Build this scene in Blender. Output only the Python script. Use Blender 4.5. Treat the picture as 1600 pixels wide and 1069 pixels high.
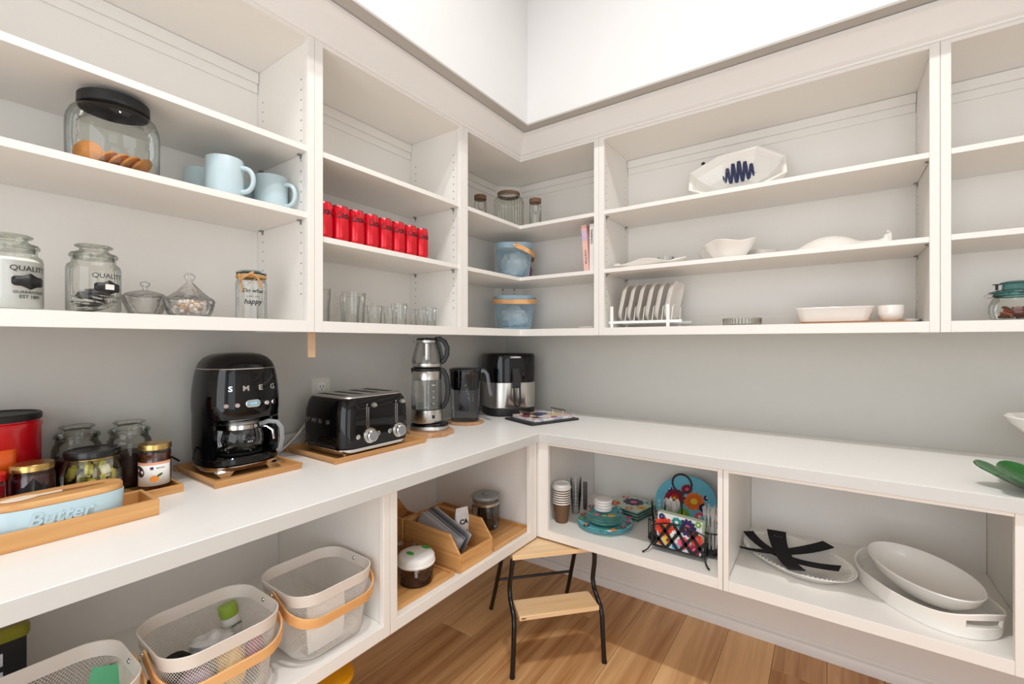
import bpy, math, random
from math import pi, sin, cos, radians
from mathutils import Vector, Matrix, noise
S = bpy.context.scene
COL = S.collection
for o in list(bpy.data.objects): bpy.data.objects.remove(o)
random.seed(7)

# ---------------------------------------------------------------- camera
cam_d = bpy.data.cameras.new('camera'); cam = bpy.data.objects.new('camera', cam_d); COL.objects.link(cam)
cam.location = (1.643, -2.267, 1.307); cam.rotation_euler = (pi/2, 0, radians(35.16))
cam_d.sensor_width = 36; cam_d.lens = 704/1600*36; cam_d.shift_y = -0.0002; cam_d.clip_start = 0.02
S.camera = cam
# ---------------------------------------------------------------- world, lamps, exposure
W = bpy.data.worlds.new('world'); S.world = W; W.use_nodes = True
W.node_tree.nodes['Background'].inputs[0].default_value = (0.93, 0.96, 1.0, 1)
W.node_tree.nodes['Background'].inputs[1].default_value = 1.6
def area(name, loc, rot, sx, sy, power, col):
    d = bpy.data.lights.new(name, 'AREA'); d.shape = 'RECTANGLE'; d.size = sx; d.size_y = sy; d.energy = power; d.color = col
    o = bpy.data.objects.new(name, d); COL.objects.link(o); o.location = loc; o.rotation_euler = rot; return o
for i, (x, y) in enumerate(((1.36, -1.83), (1.60, -1.80))):
    d = bpy.data.lights.new('recessed_downlight', 'SPOT'); d.energy = 205; d.color = (1.0, 0.98, 0.95); d.shadow_soft_size = 0.045
    d.spot_size = radians(136); d.spot_blend = 0.9
    o = bpy.data.objects.new('recessed_downlight', d); COL.objects.link(o); o.location = (x, y, 3.80)
# daylight through the wide doorway behind the camera
area('doorway_daylight', (1.75, -3.75, 1.35), (radians(90), 0, 0), 2.0, 2.3, 92, (0.92, 0.962, 1.0))
area('side_fill', (3.42, -2.55, 1.25), (radians(90), 0, radians(90)), 1.3, 2.0, 26, (0.94, 0.97, 1.0))  # fill lamp added beyond the opening in the side wall
# soft fill lamp added up in the raised ceiling
area('ceiling_fill', (1.6, -1.75, 3.83), (0, 0, 0), 1.5, 1.5, 8, (1.0, 0.98, 0.96))
S.view_settings.view_transform = 'Standard'; S.view_settings.look = 'None'
S.view_settings.exposure = -1.25; S.view_settings.gamma = 1.0; S.view_settings.use_curve_mapping = False
S.cycles.transparent_max_bounces = 24; S.cycles.max_bounces = 10; S.cycles.diffuse_bounces = 6
S.cycles.caustics_reflective = False; S.cycles.caustics_refractive = False

# ---------------------------------------------------------------- materials
def lin(c):
    r = []
    for v in c[:3]:
        v = v/255.0
        r.append(v/12.92 if v <= 0.04045 else ((v+0.055)/1.055)**2.4)
    return (*r, 1.0)
def newmat(n):
    m = bpy.data.materials.new(n); m.use_nodes = True; nt = m.node_tree
    return m, nt, nt.nodes['Principled BSDF']
def N(nt, t, **kw):
    n = nt.nodes.new(t)
    for k, v in kw.items():
        if k in n.inputs.keys() if isinstance(k, str) else False: n.inputs[k].default_value = v
        else: setattr(n, k, v)
    return n
def mat(name, col, rough=0.5, metal=0.0, var=0.04, scale=30.0, bump=0.0, coat=0.0, stretch=(1,1,1), sub=0.0, spec=None):
    m, nt, b = newmat(name)
    tc = N(nt, 'ShaderNodeTexCoord'); mp = N(nt, 'ShaderNodeMapping'); mp.inputs['Scale'].default_value = stretch
    nz = N(nt, 'ShaderNodeTexNoise'); nz.inputs['Scale'].default_value = scale; nz.inputs['Detail'].default_value = 3
    nt.links.new(tc.outputs['Object'], mp.inputs[0]); nt.links.new(mp.outputs[0], nz.inputs['Vector'])
    c = lin(col); mx = N(nt, 'ShaderNodeMix', data_type='RGBA')
    mx.inputs[6].default_value = (*[v*(1-var*2) for v in c[:3]], 1); mx.inputs[7].default_value = (*[min(1, v*(1+var*2)) for v in c[:3]], 1)
    nt.links.new(nz.outputs['Fac'], mx.inputs[0]); nt.links.new(mx.outputs[2], b.inputs['Base Color'])
    b.inputs['Roughness'].default_value = rough; b.inputs['Metallic'].default_value = metal
    if coat: b.inputs['Coat Weight'].default_value = coat
    if spec is not None: b.inputs['Specular IOR Level'].default_value = spec
    if sub: b.inputs['Subsurface Weight'].default_value = sub; b.inputs['Subsurface Scale'].default_value = 0.01
    if bump:
        bp = N(nt, 'ShaderNodeBump'); bp.inputs['Strength'].default_value = bump; bp.inputs['Distance'].default_value = 0.002
        nt.links.new(nz.outputs['Fac'], bp.inputs['Height']); nt.links.new(bp.outputs[0], b.inputs['Normal'])
    return m
def wood(name, a, b_, axis='Y', scale=1.0, rough=0.45, rnd=True, knots=False):
    """planks and bamboo: fine grain along one axis"""
    m, nt, b = newmat(name)
    tc = N(nt, 'ShaderNodeTexCoord'); mp = N(nt, 'ShaderNodeMapping')
    st = {'X': (3, 70, 70), 'Y': (70, 3, 70), 'Z': (70, 70, 3)}[axis]
    mp.inputs['Scale'].default_value = tuple(s*scale for s in st)
    nt.links.new(tc.outputs['Object'], mp.inputs[0])
    oi = N(nt, 'ShaderNodeObjectInfo')
    ad = N(nt, 'ShaderNodeVectorMath', operation='ADD'); sc = N(nt, 'ShaderNodeVectorMath', operation='SCALE')
    cx = N(nt, 'ShaderNodeCombineXYZ'); nt.links.new(oi.outputs['Random'], cx.inputs[0]); nt.links.new(oi.outputs['Random'], cx.inputs[1])
    nt.links.new(cx.outputs[0], sc.inputs[0]); sc.inputs['Scale'].default_value = 60
    nt.links.new(mp.outputs[0], ad.inputs[0]); nt.links.new(sc.outputs[0], ad.inputs[1])
    nz = N(nt, 'ShaderNodeTexNoise'); nz.inputs['Scale'].default_value = 1.0; nz.inputs['Detail'].default_value = 5; nz.inputs['Distortion'].default_value = 0.6
    nt.links.new(ad.outputs[0], nz.inputs['Vector'])
    n2 = N(nt, 'ShaderNodeTexNoise'); n2.inputs['Scale'].default_value = 0.12; n2.inputs['Detail'].default_value = 3; n2.inputs['Distortion'].default_value = 1.5
    nt.links.new(ad.outputs[0], n2.inputs['Vector'])
    mm = N(nt, 'ShaderNodeMath', operation='MULTIPLY_ADD'); nt.links.new(n2.outputs['Fac'], mm.inputs[0]); mm.inputs[1].default_value = 0.9
    nt.links.new(nz.outputs['Fac'], mm.inputs[2])
    m2 = N(nt, 'ShaderNodeMath', operation='MULTIPLY_ADD'); nt.links.new(oi.outputs['Random'], m2.inputs[0]); m2.inputs[1].default_value = 0.22 if rnd else 0.0
    nt.links.new(mm.outputs[0], m2.inputs[2])
    r = N(nt, 'ShaderNodeMapRange'); r.inputs[1].default_value = 0.72; r.inputs[2].default_value = 1.28
    nt.links.new(m2.outputs[0], r.inputs[0])
    mx = N(nt, 'ShaderNodeMix', data_type='RGBA'); mx.inputs[6].default_value = lin(a); mx.inputs[7].default_value = lin(b_)
    nt.links.new(r.outputs[0], mx.inputs[0]); out = mx.outputs[2]
    if knots:
        vo = N(nt, 'ShaderNodeTexVoronoi'); vo.inputs['Scale'].default_value = 0.16; nt.links.new(ad.outputs[0], vo.inputs['Vector'])
        vr = N(nt, 'ShaderNodeMapRange'); vr.inputs[1].default_value = 0.02; vr.inputs[2].default_value = 0.28; nt.links.new(vo.outputs['Distance'], vr.inputs[0])
        kx = N(nt, 'ShaderNodeMix', data_type='RGBA'); kx.inputs[6].default_value = lin([v*0.55 for v in a]); nt.links.new(vr.outputs[0], kx.inputs[0]); nt.links.new(out, kx.inputs[7]); out = kx.outputs[2]
    nt.links.new(out, b.inputs['Base Color']); b.inputs['Roughness'].default_value = rough
    bp = N(nt, 'ShaderNodeBump'); bp.inputs['Strength'].default_value = 0.15; bp.inputs['Distance'].default_value = 0.001
    nt.links.new(nz.outputs['Fac'], bp.inputs['Height']); nt.links.new(bp.outputs[0], b.inputs['Normal'])
    return m
def glass(name, tint=(245,248,246), edge=(150,160,155), refl=0.9, wave=0.0, base=0.03, rough=0.03, opac=0.0, body=(200,200,200), wscale=60):
    """thin walled glass or clear plastic: tinted see-through that turns reflective at grazing angles"""
    m, nt, b = newmat(name); nt.nodes.remove(b); out = nt.nodes['Material Output']
    lw = N(nt, 'ShaderNodeLayerWeight'); lw.inputs['Blend'].default_value = 0.28
    tr = N(nt, 'ShaderNodeBsdfTransparent'); gl = N(nt, 'ShaderNodeBsdfGlossy'); gl.inputs['Roughness'].default_value = rough
    gl.inputs['Color'].default_value = (refl, refl, refl, 1)
    cm = N(nt, 'ShaderNodeMix', data_type='RGBA'); cm.inputs[6].default_value = lin(tint); cm.inputs[7].default_value = lin(edge)
    pw = N(nt, 'ShaderNodeMath', operation='POWER'); pw.inputs[1].default_value = 1.6
    nt.links.new(lw.outputs['Facing'], pw.inputs[0]); nt.links.new(pw.outputs[0], cm.inputs[0]); nt.links.new(cm.outputs[2], tr.inputs[0])
    ma = N(nt, 'ShaderNodeMath', operation='MULTIPLY_ADD'); ma.inputs[1].default_value = 0.75; ma.inputs[2].default_value = base
    ma.use_clamp = True
    nt.links.new(lw.outputs['Fresnel'], ma.inputs[0])
    mx = N(nt, 'ShaderNodeMixShader'); nt.links.new(ma.outputs[0], mx.inputs[0]); nt.links.new(tr.outputs[0], mx.inputs[1]); nt.links.new(gl.outputs[0], mx.inputs[2])
    fin = mx.outputs[0]
    tc = N(nt, 'ShaderNodeTexCoord'); nz = N(nt, 'ShaderNodeTexNoise'); nz.inputs['Scale'].default_value = wscale; nt.links.new(tc.outputs['Object'], nz.inputs['Vector'])
    bp = N(nt, 'ShaderNodeBump'); bp.inputs['Strength'].default_value = 0.05+wave; bp.inputs['Distance'].default_value = 0.004
    nt.links.new(nz.outputs['Fac'], bp.inputs['Height'])
    nt.links.new(bp.outputs[0], gl.inputs['Normal']); nt.links.new(bp.outputs[0], lw.inputs['Normal'])
    if opac:
        df = N(nt, 'ShaderNodeBsdfDiffuse'); df.inputs[0].default_value = lin(body)
        m3 = N(nt, 'ShaderNodeMixShader'); m3.inputs[0].default_value = opac; nt.links.new(fin, m3.inputs[1]); nt.links.new(df.outputs[0], m3.inputs[2]); fin = m3.outputs[0]
    nt.links.new(fin, out.inputs[0]); return m
def patch(name, cols, scale=60, rough=0.5, tex='V', seed=0):
    """flat print made of irregular patches of a few colours"""
    m, nt, b = newmat(name)
    tc = N(nt, 'ShaderNodeTexCoord'); v = N(nt, 'ShaderNodeTexVoronoi' if tex == 'V' else 'ShaderNodeTexNoise'); v.inputs['Scale'].default_value = scale
    mp = N(nt, 'ShaderNodeMapping'); mp.inputs['Location'].default_value = (seed*3.1, seed*1.7, seed)
    nt.links.new(tc.outputs['Object'], mp.inputs[0]); nt.links.new(mp.outputs[0], v.inputs['Vector'])
    cr = N(nt, 'ShaderNodeValToRGB'); cr.color_ramp.interpolation = 'CONSTANT'
    e = cr.color_ramp.elements
    while len(e) > 1: e.remove(e[0])
    lo, hi = (0.0, 1.0) if tex == 'V' else (0.33, 0.67)
    e[0].position = 0; e[0].color = lin(cols[0])
    for i, c in enumerate(cols[1:], 1):
        x = e.new(lo+(hi-lo)*i/len(cols)); x.color = lin(c)
    if tex == 'V':
        sp = N(nt, 'ShaderNodeSeparateColor'); nt.links.new(v.outputs['Color'], sp.inputs[0]); nt.links.new(sp.outputs[0], cr.inputs[0])
    else: nt.links.new(v.outputs['Fac'], cr.inputs[0])
    nt.links.new(cr.outputs[0], b.inputs['Base Color']); b.inputs['Roughness'].default_value = rough
    return m
cab = mat('white_laminate', (234,231,226), 0.42, var=0.008, scale=90, bump=0.04)
top_m = mat('countertop_laminate', (240,239,236), 0.33, var=0.012, scale=25)
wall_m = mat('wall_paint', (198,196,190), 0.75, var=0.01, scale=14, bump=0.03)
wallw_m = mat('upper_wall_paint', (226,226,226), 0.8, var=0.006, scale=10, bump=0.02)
ceil_m = mat('shaded_soffit', (184,180,174), 0.8, var=0.006, scale=10)  # shade on the soffit underside is put into this grey
trim_m = mat('trim_paint', (234,232,229), 0.4, var=0.008, scale=40)
floor_m = wood('oak_planks', (172,116,66), (238,194,140), 'Y', 0.42, 0.36, knots=True)
sub_m = mat('subfloor', (60,42,28), 0.8)
bam = wood('bamboo', (190,136,78), (224,174,114), 'Y', 1.0, 0.42, rnd=False)
bamx = wood('bamboo_crosswise', (190,136,78), (224,174,114), 'X', 1.0, 0.42, rnd=False)
bamd = wood('dark_bamboo', (176,118,62), (212,156,92), 'X', 0.8, 0.42, rnd=False)
pine = wood('light_birch', (226,188,140), (244,218,178), 'X', 0.8, 0.4, rnd=False)
acac = wood('acacia', (160,112,76), (216,170,128), 'X', 0.7, 0.5, rnd=False)
band_m = wood('bent_ash', (216,158,98), (238,190,132), 'X', 0.5, 0.42, rnd=False)
blk = mat('gloss_black', (7,7,8), 0.06, spec=0.42, var=0.02)
hblk = mat('satin_black', (9,9,10), 0.34, spec=0.3)
blkm = mat('matt_black', (20,20,21), 0.5, var=0.05)
blkr = mat('black_rubber', (14,14,15), 0.7, var=0.1, scale=90, bump=0.2)
chrome = mat('chrome', (215,213,210), 0.09, 1.0, var=0.01)
steel = mat('brushed_steel', (200,198,194), 0.3, 1.0, var=0.05, scale=8, stretch=(1,1,90))
steelv = mat('brushed_steel_front', (198,195,190), 0.27, 1.0, var=0.10, scale=6, stretch=(18,18,0.3))
grey_m = mat('grey_plastic', (130,132,134), 0.4)
white_p = mat('white_plastic', (238,238,236), 0.3)
ivory = mat('ivory_plastic', (222,216,204), 0.4)
cer = mat('white_ceramic', (240,237,231), 0.16, coat=0.4, var=0.008)
cer2 = mat('satin_white_ceramic', (234,229,222), 0.28, var=0.01)
blue_c = mat('pale_blue_stoneware', (188,207,213), 0.38, var=0.02, scale=40, stretch=(1,1,6))
blue_s = mat('pale_blue_steel', (158,190,208), 0.4, var=0.01)
bask = mat('white_coated_steel', (222,215,207), 0.4, var=0.01)
gls = glass('clear_glass', (252,253,252), (196,201,198), base=0.02)
glsg = glass('green_tinted_glass', (252,253,250), (176,186,178), base=0.015)
glsr = glass('ribbed_glass', (247,248,244), (92,100,90), wave=0.05, wscale=90, base=0.02)
crys = glass('cut_crystal', (251,251,251), (176,178,178), wave=0.7, base=0.06, wscale=70)
smoke = glass('smoked_plastic', (212,214,218), (104,108,116), 0.8)
smokeb = glass('smoky_clear_plastic', (238,232,228), (164,154,146), 0.8)
plas = glass('clear_plastic', (252,252,252), (206,208,210), 0.8, wave=0.2)
tealg = glass('teal_glass', (165,204,204), (84,136,138), 0.9)
greeng = mat('green_glass', (14,90,30), 0.08, coat=0.5, var=0.35, scale=14)
cream_b = mat('flour', (252,252,250), 0.9, var=0.01)
red_m = mat('red_plastic', (196,14,28), 0.25, coat=0.3, var=0.04)
can_r = mat('red_can', (214,6,34), 0.24, 0.35, var=0.02, coat=0.4)
can_t = mat('can_aluminium', (190,120,124), 0.25, 1.0)
gold = mat('gold_lid', (198,166,102), 0.25, 0.9, var=0.06)
dark_p = mat('dark_plum', (70,8,20), 0.3, coat=0.3, var=0.2, scale=60)
coffee_m = mat('roasted_beans', (58,26,18), 0.5, var=0.5, scale=160, bump=0.8)
cookie_m = mat('biscuit', (202,132,62), 0.7, var=0.15, scale=70, bump=0.5)
twine = mat('jute_twine', (196,150,98), 0.9, var=0.2, scale=300, bump=0.8)
rope = mat('brown_cord', (128,100,78), 0.9, var=0.2, scale=300, bump=0.8)
ink = mat('black_print', (24,24,25), 0.5)
inkred = mat('dark_red_print', (58,2,12), 0.4)
whink = mat('white_print', (240,240,238), 0.4)
tealp = mat('turquoise_card', (112,190,198), 0.35, var=0.06, coat=0.3)
whitep = mat('white_paper', (240,238,234), 0.6)
brownp = mat('brown_paper', (108,78,52), 0.7, var=0.05)

# ---------------------------------------------------------------- mesh helper
class G:
    def __init__(s): s.v = []; s.f = []; s.m = []; s.M = Matrix()
    def add(s, vs, fs, mi=0):
        b = len(s.v); s.v += [tuple(s.M @ Vector(p)) for p in vs]
        for q in fs: s.f.append(tuple(b+i for i in q)); s.m.append(mi)
        return s
    def box(s, x0, x1, y0, y1, z0, z1, mi=0):
        return s.add([(x0,y0,z0),(x1,y0,z0),(x1,y1,z0),(x0,y1,z0),(x0,y0,z1),(x1,y0,z1),(x1,y1,z1),(x0,y1,z1)],
              [(0,3,2,1),(4,5,6,7),(0,1,5,4),(1,2,6,5),(2,3,7,6),(3,0,4,7)], mi)
    def loft(s, rings, c0=True, c1=True, mi=0, closed=True):
        n = len(rings[0]); vs = [p for r in rings for p in r]; fs = []
        for k in range(len(rings)-1):
            for i in range(n if closed else n-1):
                j = (i+1) % n; fs.append((k*n+i, k*n+j, (k+1)*n+j, (k+1)*n+i))
        if c0: fs.append(tuple(range(n-1, -1, -1)))
        if c1: fs.append(tuple((len(rings)-1)*n+i for i in range(n)))
        return s.add(vs, fs, mi)
    def lathe(s, prof, n=32, c=(0,0,0), mi=0, rib=0.0, ribn=24, cap=False):
        rings = []
        for r, z in prof:
            rings.append([(c[0]+(r+(rib*cos(ribn*2*pi*i/n) if r > 0.012 else 0))*cos(2*pi*i/n), c[1]+(r+(rib*cos(ribn*2*pi*i/n) if r > 0.012 else 0))*sin(2*pi*i/n), c[2]+z) for i in range(n)])
        return s.loft(rings, cap or prof[0][0] < 1e-3, cap or prof[-1][0] < 1e-3, mi)
    def cyl(s, r, z0, z1, c=(0,0), n=24, mi=0, bev=0.0):
        p = [(r, z0), (r, z1)] if not bev else [(r-bev, z0), (r, z0+bev), (r, z1-bev), (r-bev, z1)]
        return s.lathe(p, n, (c[0], c[1], 0), mi, cap=True)
    def tube(s, pts, r, n=8, closed=False, mi=0):
        pts = [Vector(p) for p in pts]; m = len(pts); rings = []; prev = None
        for i in range(m):
            a = pts[i-1] if (i or closed) else pts[0]; b = pts[(i+1) % m] if (i < m-1 or closed) else pts[-1]
            t = (b-a).normalized()
            if prev is None:
                u = Vector((0,0,1)) if abs(t.z) < 0.9 else Vector((1,0,0)); nn = t.cross(u).normalized()
            else: nn = (prev - t*prev.dot(t)).normalized()
            prev = nn; bb = t.cross(nn); rr = r[i] if isinstance(r, (list, tuple)) else r
            rings.append([pts[i]+(nn*cos(2*pi*k/n)+bb*sin(2*pi*k/n))*rr for k in range(n)])
        if closed:
            rings.append(rings[0]); return s.loft(rings, False, False, mi)
        return s.loft(rings, True, True, mi)
    def sweep(s, pts, prof, closed=False, up=(0,0,1), mi=0):
        """prof: (side, up) offsets; side = tangent x up"""
        pts = [Vector(p) for p in pts]; m = len(pts); rings = []; up = Vector(up)
        for i in range(m):
            a = pts[i-1] if (i or closed) else pts[0]; b = pts[(i+1) % m] if (i < m-1 or closed) else pts[-1]
            t = (b-a).normalized(); sd = t.cross(up).normalized(); uu = sd.cross(t).normalized()
            rings.append([pts[i]+sd*p[0]+uu*p[1] for p in prof])
        if closed:
            rings.append(rings[0]); return s.loft(rings, False, False, mi)
        return s.loft(rings, True, True, mi)
    def prism(s, poly, z0, z1, mi=0):
        return s.loft([[(x, y, z0) for x, y in poly], [(x, y, z1) for x, y in poly]], True, True, mi)
    def blob(s, c, d, seed=0, amp=0.25, fr=2.0, n=10, mi=0):
        rings = []
        for k in range(1, n):
            th = pi*k/n; ring = []
            for i in range(n*2):
                ph = pi*i/n; q = Vector((sin(th)*cos(ph), sin(th)*sin(ph), -cos(th)))
                q = q*(1+amp*noise.noise(q*fr+Vector((seed*7.3, seed, 0))))
                ring.append((c[0]+q.x*d[0], c[1]+q.y*d[1], c[2]+q.z*d[2]))
            rings.append(ring)
        return s.loft(rings, True, True, mi)
    def text(s, t, size, M, depth=0.0006, wrap=None, shear=0.0, mi=0, sx=1.0, space=1.0, bold=0.0):
        cu = bpy.data.curves.new('txt', 'FONT'); cu.body = t; cu.size = size; cu.extrude = depth/2; cu.align_x = 'CENTER'; cu.align_y = 'CENTER'
        cu.shear = shear; cu.space_character = space; cu.resolution_u = 3; cu.offset = bold
        ob = bpy.data.objects.new('txt', cu); me = bpy.data.meshes.new_from_object(ob)
        vs = []
        for v in me.vertices:
            x, y, z = v.co.x*sx, v.co.y, v.co.z
            if wrap:
                r = wrap[0]; a = wrap[1]+x/r; vs.append(((r+z)*cos(a), (r+z)*sin(a), y+wrap[2]))
            else: vs.append((x, y, z))
        old = s.M; s.M = old @ M; s.add(vs, [tuple(p.vertices) for p in me.polygons], mi); s.M = old
        bpy.data.objects.remove(ob); bpy.data.meshes.remove(me); bpy.data.curves.remove(cu); return s
    def mesh(s, name, smooth=True, ang=38):
        me = bpy.data.meshes.new(name); me.from_pydata(s.v, [], s.f)
        me.polygons.foreach_set('material_index', s.m)
        if smooth:
            me.polygons.foreach_set('use_smooth', [True]*len(s.f)); me.set_sharp_from_angle(angle=radians(ang))
        me.update(); return me
    def obj(s, name, mats, parent=None, bevel=0.0, smooth=True, loc=None, rot=None, solid=0.0, wire=0.0, label=None, kind=None, ang=38):
        me = s.mesh(name, smooth, ang)
        for m in (mats if isinstance(mats, (list, tuple)) else [mats]): me.materials.append(m)
        o = bpy.data.objects.new(name, me); COL.objects.link(o)
        if parent: o.parent = parent
        if loc: o.location = loc
        if rot: o.rotation_euler = rot
        if wire:
            w = o.modifiers.new('w', 'WIREFRAME'); w.thickness = wire; w.use_replace = True
        if solid:
            w = o.modifiers.new('s', 'SOLIDIFY'); w.thickness = solid; w.offset = -1
        if bevel:
            w = o.modifiers.new('b', 'BEVEL'); w.width = bevel; w.segments = 2; w.limit_method = 'ANGLE'; w.angle_limit = radians(50)
        if label: o['label'] = label
        if kind: o['kind'] = kind
        return o
def thing(name, label, cat, loc=(0,0,0), rz=0.0, group=None, rot=None):
    o = bpy.data.objects.new(name, None); COL.objects.link(o); o.empty_display_size = 0.05
    o.location = loc; o.rotation_euler = rot or (0, 0, rz); o['label'] = label; o['category'] = cat
    if group: o['group'] = group
    return o
def tag(o, label, cat, group=None, loc=None, rz=None):
    o['label'] = label; o['category'] = cat
    if group: o['group'] = group
    if loc: o.location = loc
    if rz is not None: o.rotation_euler = (0, 0, rz)
    return o
def struct(o): o['kind'] = 'structure'; return o
def dup(root, loc=None, rz=None, label=None, group=None, rot=None):
    r = root.copy(); COL.objects.link(r)
    if loc: r.location = loc
    if rz is not None: r.rotation_euler = (0, 0, rz)
    if rot: r.rotation_euler = rot
    if label: r['label'] = label
    if group: r['group'] = group
    for ch in list(root.children):
        c = ch.copy(); COL.objects.link(c); c.parent = r
        for g in list(ch.children):
            d = g.copy(); COL.objects.link(d); d.parent = c
    return r
def rrect(w, d, r, z=0.0, k=6, cx=0.0, cy=0.0):
    p = []
    for (sx, sy, a0) in ((1, 1, 0), (-1, 1, pi/2), (-1, -1, pi), (1, -1, 3*pi/2)):
        for i in range(k+1):
            a = a0+pi/2*i/k; p.append((cx+sx*(w/2-r)+r*cos(a), cy+sy*(d/2-r)+r*sin(a), z))
    return p
def sell(a, b, e, n=48, z=0.0, cx=0.0, cy=0.0):
    p = []
    for i in range(n):
        t = 2*pi*i/n; c, s_ = cos(t), sin(t)
        p.append((cx+a*math.copysign(abs(c)**(2/e), c), cy+b*math.copysign(abs(s_)**(2/e), s_), z))
    return p
def arc(c, r, a0, a1, n=12, plane='xz', ry=None):
    o = []
    for i in range(n+1):
        a = a0+(a1-a0)*i/n; u, v = r*cos(a), (ry or r)*sin(a)
        o.append((c[0]+u, c[1], c[2]+v) if plane == 'xz' else (c[0], c[1]+u, c[2]+v) if plane == 'yz' else (c[0]+u, c[1]+v, c[2]))
    return o
def frontM(x, y, z, face='-y', rx=0.0):
    """matrix that stands lettering up: face tells which way its front looks"""
    a = {'-y': 0.0, '+x': pi/2, '+y': pi, '-x': -pi/2}.get(face, face)
    return Matrix.Translation((x, y, z)) @ Matrix.Rotation(a, 4, 'Z') @ Matrix.Rotation(pi/2+rx, 4, 'X')
L90 = pi/2      # things on the left wall face +x

# ================================================================ THE ROOM
RX, RY, H = 3.10, -3.40, 3.85
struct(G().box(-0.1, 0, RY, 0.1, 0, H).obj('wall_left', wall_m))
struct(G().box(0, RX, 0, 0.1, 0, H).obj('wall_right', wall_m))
g = G(); g.box(RX, RX+0.1, -1.85, 0.1, 0, H).box(RX, RX+0.1, RY, -3.22, 0, H).box(RX, RX+0.1, -3.22, -1.85, 2.25, H); struct(g.obj('wall_side', wallw_m))  # side opening added to let the side fill lamp in
g = G(); g.box(-0.1, 0.75, RY-0.1, RY, 0, H).box(2.75, RX+0.1, RY-0.1, RY, 0, H).box(0.75, 2.75, RY-0.1, RY, 2.45, H)
struct(g.obj('wall_rear', wallw_m))
struct(G().box(-0.1, RX+0.1, RY-0.1, 0.1, H, H+0.05).obj('ceiling', wallw_m))
SE, SZ = 0.461, 2.342
# dropped bulkhead over the shelving: underside colour greyed for its shade, bright raised walls above it
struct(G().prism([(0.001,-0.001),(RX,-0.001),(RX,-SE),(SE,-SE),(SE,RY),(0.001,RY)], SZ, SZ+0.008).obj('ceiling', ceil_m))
struct(G().box(0, SE, RY, -0.001, SZ+0.008, H-0.001).obj('wall_upper_left', [wallw_m]))
struct(G().box(SE, RX, -SE, -0.001, SZ+0.008, H-0.001).obj('wall_upper_right', [wallw_m]))
struct(G().box(RX-0.35, RX, RY, -SE, SZ, H-0.001).obj('wall_upper_side', [wallw_m]))
struct(G().box(SE, RX-0.35, RY, RY+0.25, SZ, H-0.001).obj('wall_upper_rear', [wallw_m]))
# floor: one plank per object
fl = struct(G().box(-0.05, RX+0.05, RY-0.6, 0.05, -0.06, -0.0125).obj('floor', sub_m))
def plank(w, l):
    b = 0.0016; a, c = w/2-0.0006, l/2-0.0006
    return G().loft([[(-a,-c,-0.012),(a,-c,-0.012),(a,c,-0.012),(-a,c,-0.012)], [(-a,-c,-b),(a,-c,-b),(a,c,-b),(-a,c,-b)],
                     [(-a+b,-c+b,0),(a-b,-c+b,0),(a-b,c-b,0),(-a+b,c-b,0)]], True, True)
PWD = 0.183; k = 0; x = 1.452-8*PWD
pm = {}
while x < RX:
    y = 0.0 - (k*0.737) % 1.9; first = True; yt = 0.0
    while yt > RY-0.55:
        L = -y if first and y < -0.15 else 1.9
        first = False; L = min(L, yt-(RY-0.6))
        if L < 0.05: break
        key = round(L, 3)
        if key not in pm:
            me = plank(PWD, L).mesh('plank', False); me.materials.append(floor_m); pm[key] = me
        o = bpy.data.objects.new('plank', pm[key]); COL.objects.link(o); o.parent = fl; o.location = (x+PWD/2, yt-L/2, 0)
        yt -= L
    x += PWD; k += 1
# crown moulding, mitred in the corner; baseboards
prof = [(0.332,2.250),(0.341,2.250),(0.343,2.257),(0.352,2.262),(0.355,2.268),(0.398,2.322),(0.403,2.326),(0.411,2.328),(0.411,SZ-0.002),(0.332,SZ-0.002)]
struct(G().loft([[(d, -d, z) for d, z in prof], [(d, RY+0.01, z) for d, z in prof]]).obj('trim_1', trim_m))
struct(G().loft([[(d, -d, z) for d, z in prof], [(RX-0.01, -d, z) for d, z in prof]]).obj('trim_2', trim_m))
bp = [(0.001,0.001),(0.026,0.001),(0.026,0.038),(0.020,0.046),(0.013,0.048),(0.013,0.060),(0.009,0.063),(0.009,0.17),(0.001,0.176)]
struct(G().loft([[(d, -d, z) for d, z in bp], [(d, RY+0.01, z) for d, z in bp]]).obj('baseboard_left', trim_m))
struct(G().loft([[(d, -d, z) for d, z in bp], [(RX-0.01, -d, z) for d, z in bp]]).obj('baseboard_right', trim_m))

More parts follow.
